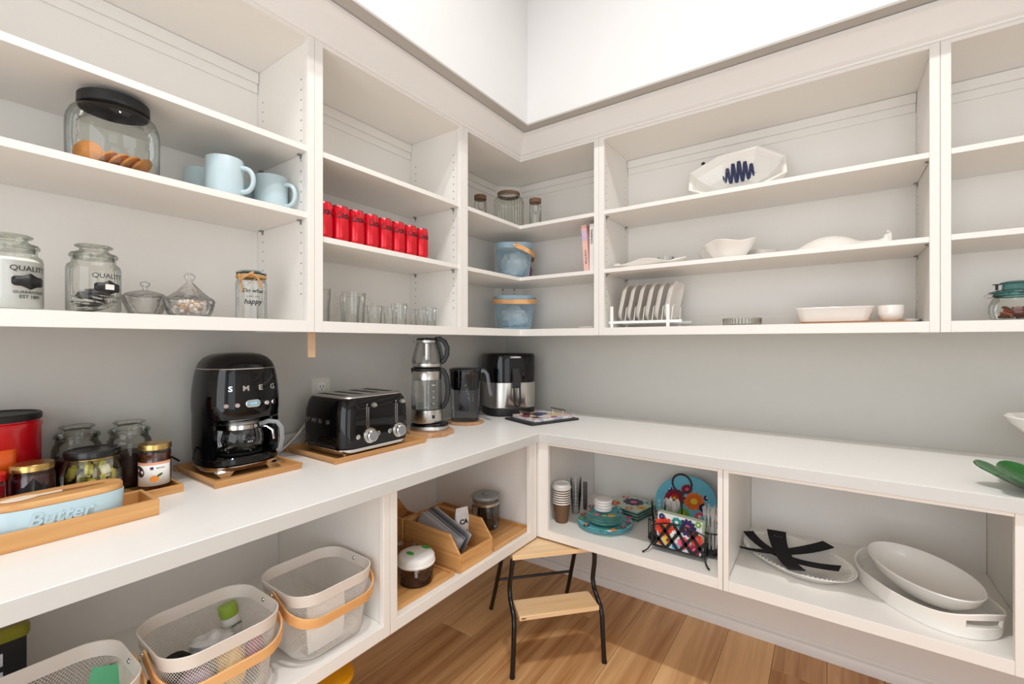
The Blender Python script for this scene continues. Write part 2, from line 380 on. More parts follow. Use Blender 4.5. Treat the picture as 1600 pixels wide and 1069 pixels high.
# ================================================================ WALL CABINETS
CZ0, CZ1, DK = 1.337, 2.251, 1.372
def pins(par, x, z0, z1, ys, inward, skip=()):
    g = G()
    z = z0
    while z < z1:
        for y in ys: g.box(x, x+0.0006*inward, y-0.0022, y+0.0022, z-0.0022, z+0.0022)
        z += 0.032
    g.obj('pin_holes', blkm, par, smooth=False, kind='stuff')
def wall_cabinet(label, loc, rz, w, sl, sr, shelves, D=0.335):
    t = thing('wall_cabinet', label, 'cabinet', loc, rz, 'open wall cabinets')
    z0, z1, dk = 0, CZ1-CZ0, DK-CZ0; P = 0.018
    for a in (0.0005, w-P-0.0005): G().box(a, a+P, -D+0.018, -0.001, 0.001, z1).obj('side_panel', cab, t)
    G().box(P+0.001, w-P-0.001, -0.012, -0.0015, dk, z1-0.013).obj('back_panel', cab, t)
    G().box(P+0.001, w-P-0.001, -D+0.018, -0.0015, dk-0.018, dk).obj('bottom_panel', cab, t)
    G().box(P+0.001, w-P-0.001, -D+0.018, -0.0015, z1-0.012, z1).obj('top_panel', cab, t)
    for a, b in ((0.0005, sl), (w-sr, w-0.0005)): G().box(a, b, -D, -D+0.018, 0, z1).obj('stile', cab, t, bevel=0.0008)
    G().box(sl, w-sr, -D+0.0003, -D+0.018, 0, dk).obj('bottom_rail', cab, t, bevel=0.0008)
    G().box(sl, w-sr, -D+0.0003, -D+0.018, z1-0.013, z1).obj('top_rail', cab, t, bevel=0.0008)
    g = G(); g.box(P+0.002, w-P-0.002, -0.026, -0.012, z1-0.050, z1-0.013).box(P+0.002, w-P-0.002, -0.019, -0.012, z1-0.082, z1-0.050)
    g.obj('top_cleat', cab, t, bevel=0.0015)
    G().box(P+0.002, w-P-0.002, -0.016, -0.012, dk, dk+0.058).obj('bottom_cleat', cab, t, bevel=0.001)
    for z in shelves:
        z -= CZ0
        sh = G().box(P+0.002, w-P-0.002, -D+0.006, -0.013, z-0.018, z).obj('shelf', cab, t, bevel=0.0008)
        for x, i in ((P, 1), (w-P, -1)):
            for y in (-0.05, -D+0.045):
                G().box(min(x+0.001*i, x+0.012*i), max(x+0.001*i, x+0.012*i), y-0.006, y+0.006, z-0.0215, z-0.0185).box(min(x+0.0005*i, x+0.003*i), max(x+0.0005*i, x+0.003*i), y-0.004, y+0.004, z-0.032, z-0.0185).obj('shelf_pin', grey_m, sh)
    pins(t, w-P, 0.12, z1-0.1, (-0.05, -D+0.045), -1); pins(t, P, 0.12, z1-0.1, (-0.05, -D+0.045), 1)
    return t
wall_cabinet('open white wall cabinet at far left with biscuit jar and mugs', (0, -2.62, CZ0), L90, 1.145, 0.024, 0.023, (1.911, 1.706))
wall_cabinet('open white wall cabinet holding the red drink cans', (0, -1.475, CZ0), L90, 0.700, 0.028, 0.026, (1.911, 1.642))
wall_cabinet('wide open white wall cabinet holding the blue-painted bowl and plate rack', (0.772, 0, CZ0), 0, 1.156, 0.026, 0.025, (1.911, 1.642))
wall_cabinet('open white wall cabinet at the right edge with teal-lidded jar', (1.928, 0, CZ0), 0, 1.10, 0.025, 0.025, (1.911, 1.642))
# corner unit, L shaped
t = thing('corner_cabinet', 'L-shaped open white corner wall cabinet with blue baskets', 'cabinet', (0, 0, CZ0), 0, 'open wall cabinets')
E_ = 0.775
def Lpoly(d, a=0.758, b=0.755, in_=0.002): return [(in_, -in_), (b, -in_), (b, -d), (d, -d), (d, -a), (in_, -a)]
z1, dk = CZ1-CZ0, DK-CZ0
G().prism(Lpoly(0.317), dk-0.018, dk).obj('bottom_panel', cab, t); G().prism(Lpoly(0.317), z1-0.012, z1).obj('top_panel', cab, t)
for z in (1.911, 1.642):
    sh = G().prism(Lpoly(0.329, 0.753, 0.750, 0.013), z-0.018-CZ0, z-CZ0).obj('shelf', cab, t, bevel=0.0008)
    for (x, y) in ((0.045, -0.095), (0.095, -0.045)):
        G().box(x-0.004, x+0.004, y-0.004, y+0.004, z-CZ0-0.031, z-CZ0-0.0185).obj('shelf_pin', grey_m, sh)
G().box(0.001, 0.317, -0.7745, -0.757, 0.001, z1).obj('side_panel', cab, t); G().box(0.754, 0.7715, -0.317, -0.001, 0.001, z1).obj('side_panel', cab, t)
G().box(0.0015, 0.012, -0.756, -0.128, dk, z1-0.013).obj('back_panel', cab, t); G().box(0.128, 0.753, -0.012, -0.0015, dk, z1-0.013).obj('back_panel', cab, t)
G().prism([(0.0125,-0.131),(0.131,-0.0125),(0.125,-0.0065),(0.0065,-0.125)], dk, z1-0.013).obj('back_panel', cab, t)
g = G(); M45 = Matrix.Rotation(radians(45), 4, 'Z')
for zz in range(12):
    for s_ in (-0.035, 0.035):
        c = Vector((0.0722, -0.0722, 0)) + Vector((cos(pi/4)*s_, sin(pi/4)*s_, 0)); g.M = Matrix.Translation((c.x, c.y, 0.14+zz*0.06)) @ M45
        g.box(-0.0022, 0.0022, -0.0008, 0.0008, -0.0022, 0.0022)
g.obj('pin_holes', blkm, t, smooth=False, kind='stuff')
G().box(0.317, 0.335, -0.7745, -0.749, 0, z1).obj('stile', cab, t, bevel=0.0008); G().box(0.748, 0.7715, -0.335, -0.317, 0, z1).obj('stile', cab, t, bevel=0.0008)
for za, zb, nm in ((0, dk, 'bottom_rail'), (z1-0.013, z1, 'top_rail')):
    G().prism([(0.3172,-0.749),(0.335,-0.749),(0.335,-0.335),(0.3172,-0.3172)], za, zb).obj(nm, cab, t); G().prism([(0.748,-0.3172),(0.748,-0.335),(0.335,-0.335),(0.3172,-0.3172)], za, zb).obj(nm, cab, t)
g = G()
for a, b, d in ((0.050, 0.013, 0.026), (0.082, 0.050, 0.019)):
    g.box(0.012, d, -0.755, -0.128, z1-a, z1-b).box(0.128, 0.752, -d, -0.012, z1-a, z1-b)
g.obj('top_cleat', cab, t, bevel=0.0015)
g = G(); g.box(0.012, 0.016, -0.755, -0.128, dk, dk+0.058).box(0.128, 0.752, -0.016, -0.012, dk, dk+0.058); g.obj('bottom_cleat', cab, t)
tag(G().box(-0.012, 0.012, -0.0035, 0.0035, 0, 0.079).obj('wooden_batten', mat('raw_pine', (196,164,132), 0.6, var=0.06, scale=40, stretch=(8,8,1)), bevel=0.001), 'short wooden strip hanging beneath the seam of the left wall cabinets', 'batten', loc=(0.302, -1.466, 1.2575), rz=L90)

# ================================================================ WORKTOP AND LOWER SHELF UNITS
WT = 0.911
o = G().prism([(0.001,-0.001),(RX-0.01,-0.001),(RX-0.01,-0.603),(0.617,-0.603),(0.617,RY+0.3),(0.001,RY+0.3)], 0, 0.038).obj('countertop', top_m, bevel=0.0012)
tag(o, 'long L-shaped white countertop running round the corner', 'countertop', loc=(0, 0, 0.873))
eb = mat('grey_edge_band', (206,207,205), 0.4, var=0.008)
e0, e1 = 0.0003, 0.0015
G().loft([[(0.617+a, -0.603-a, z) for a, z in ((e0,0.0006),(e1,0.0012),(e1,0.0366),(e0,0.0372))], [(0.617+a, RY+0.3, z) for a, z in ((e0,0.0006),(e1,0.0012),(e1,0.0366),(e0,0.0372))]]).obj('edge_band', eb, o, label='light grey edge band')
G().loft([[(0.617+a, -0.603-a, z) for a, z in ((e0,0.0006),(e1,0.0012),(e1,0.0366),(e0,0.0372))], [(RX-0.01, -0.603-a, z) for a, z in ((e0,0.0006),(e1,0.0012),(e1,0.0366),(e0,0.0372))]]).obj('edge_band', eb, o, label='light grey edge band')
LZ, LD, LT = 0.455, 0.035, 0.8725
def base_shelf(label, loc, rz, w, sl, sr, D, apron=False, pl=0.018, pr=0.018, po=0.0):
    t = thing('base_shelf_unit', label, 'shelf unit', loc, rz, 'open shelf units under the countertop'); h = LT-LZ
    G().box(0.0005+po, pl+po, -D+0.018, -0.001, 0.001, h).obj('side_panel', cab, t); G().box(w-pr, w-0.0005, -D+0.018, -0.001, 0.001, h).obj('side_panel', cab, t)
    G().box(pl+po+0.001, w-pr-0.001, -0.010, -0.0015, LD, h).obj('back_panel', cab, t)
    G().box(pl+po+0.001, w-pr-0.001, -D+0.018, -0.0015, LD-0.018, LD).obj('bottom_panel', cab, t)
    for a, b in ((0.0005, sl), (w-sr, w-0.0005)): G().box(a, b, -D, -D+0.018, 0, h).obj('stile', cab, t, bevel=0.001)
    G().box(sl, w-sr, -D+0.0004, -D+0.018, 0, LD+0.001).obj('bottom_rail', cab, t, bevel=0.001)
    if apron: G().box(sl, w-sr, -D+0.002, -D+0.018, h-0.013, h).obj('top_rail', cab, t, bevel=0.001)
    return t
base_shelf('open white shelf unit under the counter holding white mesh baskets', (0, -2.70, LZ), L90, 1.300, 0.03, 0.024, 0.600)
base_shelf('open white shelf unit under the counter holding bamboo bins', (0, -1.3995, LZ), L90, 0.800, 0.0255, 0.0515, 0.600, pr=0.016)
base_shelf('open white shelf unit under the counter holding floral party tableware', (0.583, 0, LZ), 0, 0.762, 0.068, 0.017, 0.590, True, pl=0.016)
base_shelf('open white shelf unit under the counter holding white serving platters', (1.3455, 0, LZ), 0, 0.7645, 0.017, 0.080, 0.590, True, pl=0.012, pr=0.014)
base_shelf('open white shelf unit under the counter at far right beyond the platters', (2.1105, 0, LZ), 0, 0.88, 0.02, 0.03, 0.590, True)
# outlet
t = thing('wall_outlet', 'white duplex wall outlet behind the black toaster', 'outlet', (0.0005, -1.247, 1.105), L90)
G().loft([rrect(0.078, 0.118, 0.006)]+[[(x, y, 0.005) for x, y, z in rrect(0.074, 0.114, 0.006)]]).obj('cover_plate', ivory, t, rot=(pi/2, 0, 0))
for zc in (0.026, -0.022):
    r_ = G().loft([rrect(0.034, 0.030, 0.010, 0.005), rrect(0.033, 0.029, 0.010, 0.0065)]).obj('receptacle', white_p, t, rot=(pi/2, 0, 0), loc=(0, 0, zc))
    G().box(-0.008, -0.0055, -0.005, 0.005, 0.0066, 0.0072).box(0.0055, 0.008, -0.005, 0.005, 0.0066, 0.0072).cyl(0.0025, 0.0066, 0.0072, (0, -0.010), 10).obj('slots', blkm, r_)

# ================================================================ ON THE WALL CABINET SHELVES
U0, S1, S2, S3 = 1.3725, 1.9115, 1.7065, 1.6425
# ---- biscuit jar
def jar_prof(R, h, neck, hn, t=0.0025, rs=0.02):
    """outer then inner wall of a jar"""
    o = [(0.001, 0.0), (R*0.9, 0.0), (R, 0.008), (R, h-rs*1.4), (R-0.25*(R-neck), h-rs*0.55), (neck+0.002, h-0.002), (neck, h+0.002), (neck, h+hn)]
    return o
t = thing('biscuit_jar', 'wide round glass jar of biscuits with a big black lid', 'jar', (0.243, -1.933, S2), L90)
G().lathe([(0.001,0.001),(0.074,0.001),(0.083,0.006),(0.086,0.02),(0.0868,0.10),(0.085,0.118),(0.079,0.134),(0.069,0.144),(0.064,0.147),(0.063,0.156)], 56).obj('glass_body', glsg, t)
G().lathe([(0.0005,0.176),(0.062,0.176),(0.0665,0.173),(0.067,0.150),(0.0645,0.149)], 56, rib=0.0).obj('lid', blkm, t)
gr = []
for i in range(24):
    a = 2*pi*i/24; u = 0.30*cos(a)+(0.10*sin(a)); v = 0.043*sin(a)
    gr.append((0.0868*sin(0.75+u*0.9), -0.0868*cos(0.75+u*0.9), 0.07+v))
G().tube(gr, 0.0010, 6, True).obj('grip_outline', mat('moulded_glass_edge', (120,132,124), 0.2), t)
def biscuit(): return G().lathe([(0.0005,0),(0.024,0),(0.029,0.002),(0.030,0.0045),(0.028,0.008),(0.018,0.010),(0.0005,0.0105)], 24)
bm = biscuit().mesh('biscuit'); bm.materials.append(cookie_m)
bis = [((0.012,-0.052),0.0335,(-0.80,0.58,-0.12),'standing upright at the left of the glass jar')]
bis += [((0.004+0.004*q,-0.012+0.021*q),0.0235-0.0005*q,(-0.42,-0.60,0.68),s_+' of the leaning row in the glass jar') for q, s_ in enumerate(('first','second','third','last'))]
bis += [((-0.050,0.010),0.0005,(0,0,1),'lying flat at the back of the glass jar'),((-0.050,0.012),0.0115,(0.02,0,1),'lying on the flat one in the glass jar')]
for (x, y), z, nv, s_ in bis:
    o = bpy.data.objects.new('biscuit', bm); COL.objects.link(o)
    tag(o, 'round golden biscuit '+s_, 'biscuit', 'biscuits in the jar'); o.location = (0.243+x, -1.933+y, S2+0.0035+z)
    o.rotation_euler = Vector(nv).to_track_quat('Z', 'X').to_euler(); o.scale = (0.93, 0.93, 1)
# ---- mugs
def make_mug(label, R, h, m, loc, rz, hn='handle', cat='mug', group=None, thick=0.004, hr=0.0065, foot=0.003, name='mug', hw=0.034, hz=0.5, prof=None):
    t = thing(name, label, cat, loc, rz, group)
    p = prof or [(0.001,foot),(R*0.80,foot),(R*0.82,0),(R*0.93,0.001),(R*0.99,0.012),(R,0.03),(R,h-0.002),(R-0.001,h),(R-thick,h-0.001),(R-thick,0.012),(R*0.8,0.007),(0.001,0.006)]
    G().lathe(p, 40).obj('body', m, t)
    c = (R-0.002, 0, h*hz); H2 = h*0.30
    pts = [(R-0.003, 0, c[2]+H2)]+[(R-0.002+hw*cos(a)**0.7 if cos(a) > 0 else R-0.003, 0, c[2]+H2*sin(a)) for a in [pi/2-0.18-i*(pi-0.36)/14 for i in range(15)]]+[(R-0.003, 0, c[2]-H2)]
    G().tube(pts, hr, 10).obj(hn, m, t); return t
RM = radians(35.16)
mg = 'pale blue mugs on the upper shelf'
make_mug('pale blue mug in front, left of the pair with handles, on the upper shelf', 0.0465, 0.113, blue_c, (0.25, -1.695, S2), RM+0.05, group=mg)
make_mug('pale blue mug nearest the cabinet side, right end of the upper shelf', 0.0465, 0.113, blue_c, (0.215, -1.548, S2), RM-0.1, group=mg)
make_mug('pale blue mug at the back, half hidden behind the front mug', 0.0465, 0.108, blue_c, (0.115, -1.700, S2), RM+2.6, group=mg)
make_mug('pale blue mug at the back, seen only between the two front mugs', 0.0465, 0.100, blue_c, (0.11, -1.585, S2), RM+0.2, group=mg)
# ---- storage jars with glass lids
def label_poly(r, a, z, w, h):
    """curved plaque with pointed top and bottom"""
    n = 16; top = []; bot = []
    for i in range(n+1):
        u = -1+2*i/n; hh = h*(0.30 + 0.20*max(0, 1-abs(u)*2.2) + 0.07*math.sqrt(max(0, 1-abs(u)**6)) - 0.04*abs(u))
        if abs(u) > 0.93: hh *= 0.75
        an = a+u*w/2/r; top.append((r*cos(an), r*sin(an), z+hh)); bot.append((r*cos(an), r*sin(an), z-hh))
    return G().loft([bot, top], False, False, closed=False)
def glass_jar(label, loc, rz, R, h, neck, lid_r, m=None, plaque=None, txt=False, cat='jar', group=None):
    m = m or glsg; t = thing('storage_jar', label, cat, loc, rz, group)
    G().lathe([(0.001,0.001),(R*0.9,0.001),(R,0.008),(R,h*0.76),(R*0.96,h*0.82),(neck+0.001,h*0.86),(neck,h*0.88),(neck,h*0.955),(neck+0.004,h*0.96),(neck+0.004,h),(neck-0.001,h)], 44).obj('glass_body', m, t)
    G().lathe([(0.001,h*0.93),(neck-0.004,h*0.93),(neck-0.003,h+0.001),(neck+0.002,h+0.003),(neck*0.72,h+0.008),(neck*0.62,h+0.014),(lid_r,h+0.018),(lid_r+0.001,h+0.021),(lid_r-0.002,h+0.023),(0.001,h+0.020)], 44).obj('lid', m, t)
    G().lathe([(neck-0.0055,h*0.94),(neck-0.0025,h*0.945),(neck-0.0025,h*0.96),(neck-0.0055,h*0.965)], 32).obj('seal_ring', plas, t)
    if plaque: label_poly(R+0.0006, plaque, h*0.44, R*1.15, h*0.22).obj('label', ink, t, solid=0.0004)
    if txt:
        g = G(); g.text('QUALITY', 0.0155, Matrix(), 0.0003, (R+0.0008, plaque, h*0.63)); g.text('GUARANTEED', 0.0085, Matrix(), 0.0003, (R+0.0008, plaque, h*0.27)); g.text('EST 1889', 0.0095, Matrix(), 0.0003, (R+0.0008, plaque, h*0.20))
        g.obj('lettering', ink, t, smooth=False)
    return t
AZ = radians(35.16)-pi/2   # azimuth towards the camera
glass_jar('glass storage jar full of white flour, cut by the left edge', (0.235, -2.101, U0), 0, 0.0505, 0.136, 0.041, 0.034, plaque=0.50, txt=True)
tag(G().lathe([(0.001,0),(0.046,0),(0.0485,0.004),(0.0485,0.098),(0.04,0.106),(0.001,0.109)], 32).obj('flour', cream_b), 'white flour filling the leftmost glass jar', 'flour', loc=(0.235, -2.101, U0+0.003))['kind'] = 'stuff'
glass_jar('glass jar with silver sachets and a black label, on the lowest left shelf', (0.235, -1.968, U0), 0, 0.0485, 0.136, 0.039, 0.033, plaque=0.36, txt=True)
sach = patch('sachet_foil', [(236,232,226),(120,116,112),(60,58,56),(228,222,216)], 55)
for i in range(9):
    g = G(); g.M = Matrix.Rotation(radians(8+5*(i % 3)), 4, 'X') @ Matrix.Rotation(radians(-8+i*2.2), 4, 'Y')
    g.loft([rrect(0.058, 0.040, 0.002, -0.0016), rrect(0.062, 0.044, 0.002, 0), rrect(0.058, 0.040, 0.002, 0.0016)])
    tag(g.obj('sachet', sach), ('bottom','second','third','fourth','fifth','sixth','seventh','eighth','topmost')[i]+' flat silver sachet, counted upward, in the black-labelled glass jar', 'sachet', 'sachets in the glass jar', loc=(0.235+0.003*(i % 3-1), -1.968+0.003*((i*2) % 3-1), U0+0.009+i*0.0052), rz=radians(20+i*31))
o = G().box(-0.009, 0.009, -0.0004, 0.0004, -0.006, 0.006).obj('paper_tag', whitep); tag(o, 'tiny white paper stuck on the black jar label', 'tag', loc=(0.235+0.0500*cos(0.36), -1.968+0.0500*sin(0.36), U0+0.061), rz=L90+0.36)
# ---- crystal sweet dish
t = thing('sweet_dish', 'cut crystal lidded dish of small white sweets', 'dish', (0.235, -1.775, U0), 0)
G().lathe([(0.001,0.004),(0.036,0.004),(0.040,0),(0.045,0.004),(0.052,0.02),(0.056,0.040),(0.058,0.044),(0.055,0.044),(0.050,0.022),(0.042,0.008),(0.001,0.007)], 48, rib=0.0013, ribn=16).obj('bowl', crys, t)
G().lathe([(0.056,0.045),(0.055,0.049),(0.042,0.058),(0.028,0.070),(0.016,0.084),(0.007,0.094),(0.006,0.098),(0.012,0.104),(0.013,0.110),(0.008,0.118),(0.001,0.120)], 48, rib=0.0012, ribn=12).obj('lid', crys, t)
t = thing('small_crystal_lid', 'second clear crystal dish behind the lidded sweet dish', 'dish', (0.14, -1.845, U0), 0)
G().lathe([(0.001,0.004),(0.026,0.004),(0.030,0),(0.036,0.010),(0.047,0.040),(0.052,0.055),(0.049,0.055),(0.043,0.038),(0.030,0.012),(0.001,0.009)], 48, rib=0.0009, ribn=16).obj('bowl', crys, t)
G().lathe([(0.049,0.0565),(0.040,0.064),(0.022,0.070),(0.006,0.073),(0.005,0.080),(0.011,0.086),(0.010,0.094),(0.001,0.097)], 32).obj('lid', crys, t)
g = G(); rr = random.Random(3)
for i in range(60):
    a = rr.random()*2*pi; q = math.sqrt(rr.random())*0.036; z = 0.012+rr.random()*0.030; q *= 0.75+z*6
    g.blob((q*cos(a), q*sin(a), z), (0.0058, 0.005, 0.0048), i, 0.2, 2, 5, i % 4 == 0 and 1 or 0)
tag(g.obj('sweets', [mat('marshmallow', (240,226,212), 0.8), mat('nut', (206,160,112), 0.7)]), 'heap of small white and tan sweets in the crystal dish', 'sweets', loc=(0.235, -1.775, U0))['kind'] = 'stuff'
# ---- small bail jar with twine
t = thing('bail_jar', 'small clear jar with jute twine bow and black writing', 'jar', (0.225, -1.612, U0), 0)
R = 0.041
G().lathe([(0.001,0.001),(R*0.9,0.001),(R,0.006),(R,0.108),(R*0.94,0.118),(0.036,0.124),(0.036,0.137),(0.039,0.138)], 40).obj('glass_body', gls, t)
G().lathe([(0.001,0.146),(0.030,0.147),(0.040,0.142),(0.041,0.1385),(0.001,0.138)], 40).obj('lid', tealg, t)
G().tube([(0.0385*cos(a), 0.0385*sin(a), 0.1365) for a in [2*pi*i/32 for i in range(32)]], 0.0012, 6, True).obj('wire', blkm, t)
ca = -0.75
G().tube([((R+0.001)*cos(a), (R+0.001)*sin(a), 0.098+0.028*abs(u)) for u, a in [(-1+i/8, ca+(-1+i/8)*0.72) for i in range(17)]], 0.0011, 6).obj('bail_wire', steel, t)
g = G()
for zo in (0.126, 0.130): g.tube([((0.038)*cos(a), 0.038*sin(a), zo) for a in [2*pi*i/32 for i in range(32)]], 0.003, 7, True)
g.tube([(0.040*cos(ca-0.6+u*0.30), 0.040*sin(ca-0.6+u*0.30), 0.128-0.052*u*u+0.008*sin(u*9)) for u in [i/10 for i in range(11)]], 0.0030, 7)
g.tube([(0.042*cos(ca+0.25+u*0.75), 0.042*sin(ca+0.25+u*0.75), 0.132-0.040*u*u*u) for u in [i/10 for i in range(11)]], 0.0032, 7)
g.tube([(0.043*cos(ca-0.45+u*0.9), 0.043*sin(ca-0.45+u*0.9), 0.113+0.026*u) for u in [i/10 for i in range(11)]], 0.0034, 7)
g.obj('twine_bow', twine, t)
g = G(); g.text('Do what', 0.016, Matrix(), 0.0003, (R+0.0006, ca+0.42, 0.084), 0.3, bold=0.0003); g.text('makes you', 0.008, Matrix(), 0.0003, (R+0.0006, ca+0.42, 0.068)); g.text('happy', 0.020, Matrix(), 0.0003, (R+0.0006, ca+0.42, 0.052), 0.25, bold=0.0005)
g.obj('lettering', ink, t, smooth=False)

# ---- red cans
t = thing('drink_can', '', 'can', (0.2985, 0, S3), 0)
Rc = 0.0304
G().lathe([(0.001,0.004),(0.018,0.004),(0.022,0.0005),(0.0245,0.0005),(0.0290,0.007),(Rc,0.013),(Rc,0.103),(0.0265,0.113)], 40).obj('body', can_r, t)
l_ = G().lathe([(0.0265,0.113),(0.0272,0.1155),(0.0262,0.1165),(0.0245,0.1135),(0.001,0.1135)], 40).obj('lid', can_t, t)
G().tube([(0.008*cos(a), 0.005*sin(a), 0.1155) for a in [2*pi*i/12 for i in range(12)]], 0.0012, 6, True).obj('ring_pull', can_t, l_)
g = G(); M0 = Matrix()
g.text('Coca-Cola', 0.031, M0, 0.0003, (Rc+0.0002, 0.80, 0.083), 0.45, sx=0.60, bold=0.0010)
g.obj('lettering', inkred, t, smooth=False)
ys = [-0.996-0.0612*(7-q) for q in range(8)]
nm = ('leftmost of the row, cut by the cabinet side', 'second from the left in the row', 'third from the left in the row', 'fourth from the left in the row', 'fourth from the right in the row', 'third from the right in the row', 'second from the right in the row', 'rightmost of the row')
for i, y in enumerate(ys):
    o = t if i == 0 else dup(t)
    o.location = (0.2985, y, S3); o.rotation_euler = (0, 0, radians(-38+(i*37) % 23)); o['label'] = 'red drink can, '+nm[i]; o['group'] = 'red drink cans in a row'

# ---- glass mugs and tumblers
gm = 'clear glasses on the lowest shelf under the cans'
def glass_mug(lab, loc, R, h, rz, handle=True, cat='glass'):
    t = thing('glass_mug' if handle else 'tumbler', lab, cat, loc, rz, gm)
    G().lathe([(0.001,0.001),(R*0.8,0.0005),(R*0.86,0.004),(R*0.9,h*0.5),(R,h-0.001),(R-0.0015,h)], 40).obj('body', gls, t)
    if handle:
        c = h*0.5; H2 = h*0.30
        G().tube([(R*0.9, 0, c+H2)]+[(R*0.93+0.027*max(0, cos(a))**0.7, 0, c+H2*sin(a)) for a in [pi/2-0.2-i*(pi-0.4)/12 for i in range(13)]]+[(R*0.86, 0, c-H2)], 0.0035, 8).obj('handle', gls, t)
    return t
glass_mug('tall clear glass mug at the left end beside the cabinet side', (0.24, -1.400, U0), 0.036, 0.115, RM+0.3)
glass_mug('large clear glass mug, second from the left', (0.235, -1.262, U0), 0.041, 0.113, RM+0.1)
glass_mug('tall clear glass mug behind the large one', (0.13, -1.205, U0), 0.037, 0.113, RM+0.2)
glass_mug('small clear glass cup with rounded handle in the middle of the shelf', (0.23, -1.048, U0), 0.032, 0.088, RM)
glass_mug('low clear tumbler near the right end, front', (0.24, -0.890, U0), 0.030, 0.082, 0, False)
glass_mug('low clear tumbler behind the small cup', (0.12, -1.000, U0), 0.030, 0.082, 0, False)
glass_mug('low clear tumbler at the right end beside the cabinet side', (0.15, -0.850, U0), 0.032, 0.080, 0, False)
glass_mug('short clear glass cup in front of the large mugs', (0.15, -1.105, U0), 0.030, 0.080, RM+0.4)

# ---- corner shelves: ribbed jar and two small bottles
t = thing('ribbed_jar', 'big ribbed glass jar with a brown cord collar in the corner', 'jar', (0.235, -0.300, S1), 0)
G().lathe([(0.001,0.001),(0.070,0.001),(0.077,0.008),(0.0785,0.14),(0.074,0.158),(0.062,0.170),(0.056,0.173),(0.056,0.192)], 256, rib=0.0024, ribn=32).obj('glass_body', glsr, t)
g = G()
for k_ in range(5): g.tube([(0.0585*cos(2*pi*i/36), 0.0585*sin(2*pi*i/36), 0.1755+k_*0.0036) for i in range(36)], 0.0022, 6, True)
g.obj('cord_collar', rope, t)
G().tube([(0.054*cos(a), 0.054*sin(a)*0.9, 0.196+0.012*abs(sin(a))) for a in [RM+pi*i/16 for i in range(17)]], 0.0014, 6).obj('wire_handle', blkm, t)
for lab, loc, az in (('small clear bottle with brown cord neck, left of the ribbed jar', (0.150, -0.435, S1), -0.7), ('small clear bottle with brown cord neck, right of the ribbed jar', (0.355, -0.222, S1), -0.95)):
    t = thing('corded_bottle', lab, 'bottle', loc, 0, 'small corded bottles beside the ribbed jar')
    G().lathe([(0.001,0.001),(0.029,0.001),(0.032,0.005),(0.032,0.118),(0.029,0.132),(0.027,0.136),(0.027,0.160)], 36).obj('glass_body', gls, t)
    g = G()
    for k_ in range(5): g.tube([(0.0295*cos(2*pi*i/28), 0.0295*sin(2*pi*i/28), 0.139+k_*0.0046) for i in range(28)], 0.0027, 6, True)
    g.tube([(0.033*cos(az+0.5*sin(u)), 0.033*sin(az+0.5*sin(u)), 0.128-0.026*(1-cos(u))) for u in [2*pi*i/24 for i in range(24)]], 0.0013, 6, True)
    g.obj('cord_wrap', rope, t)

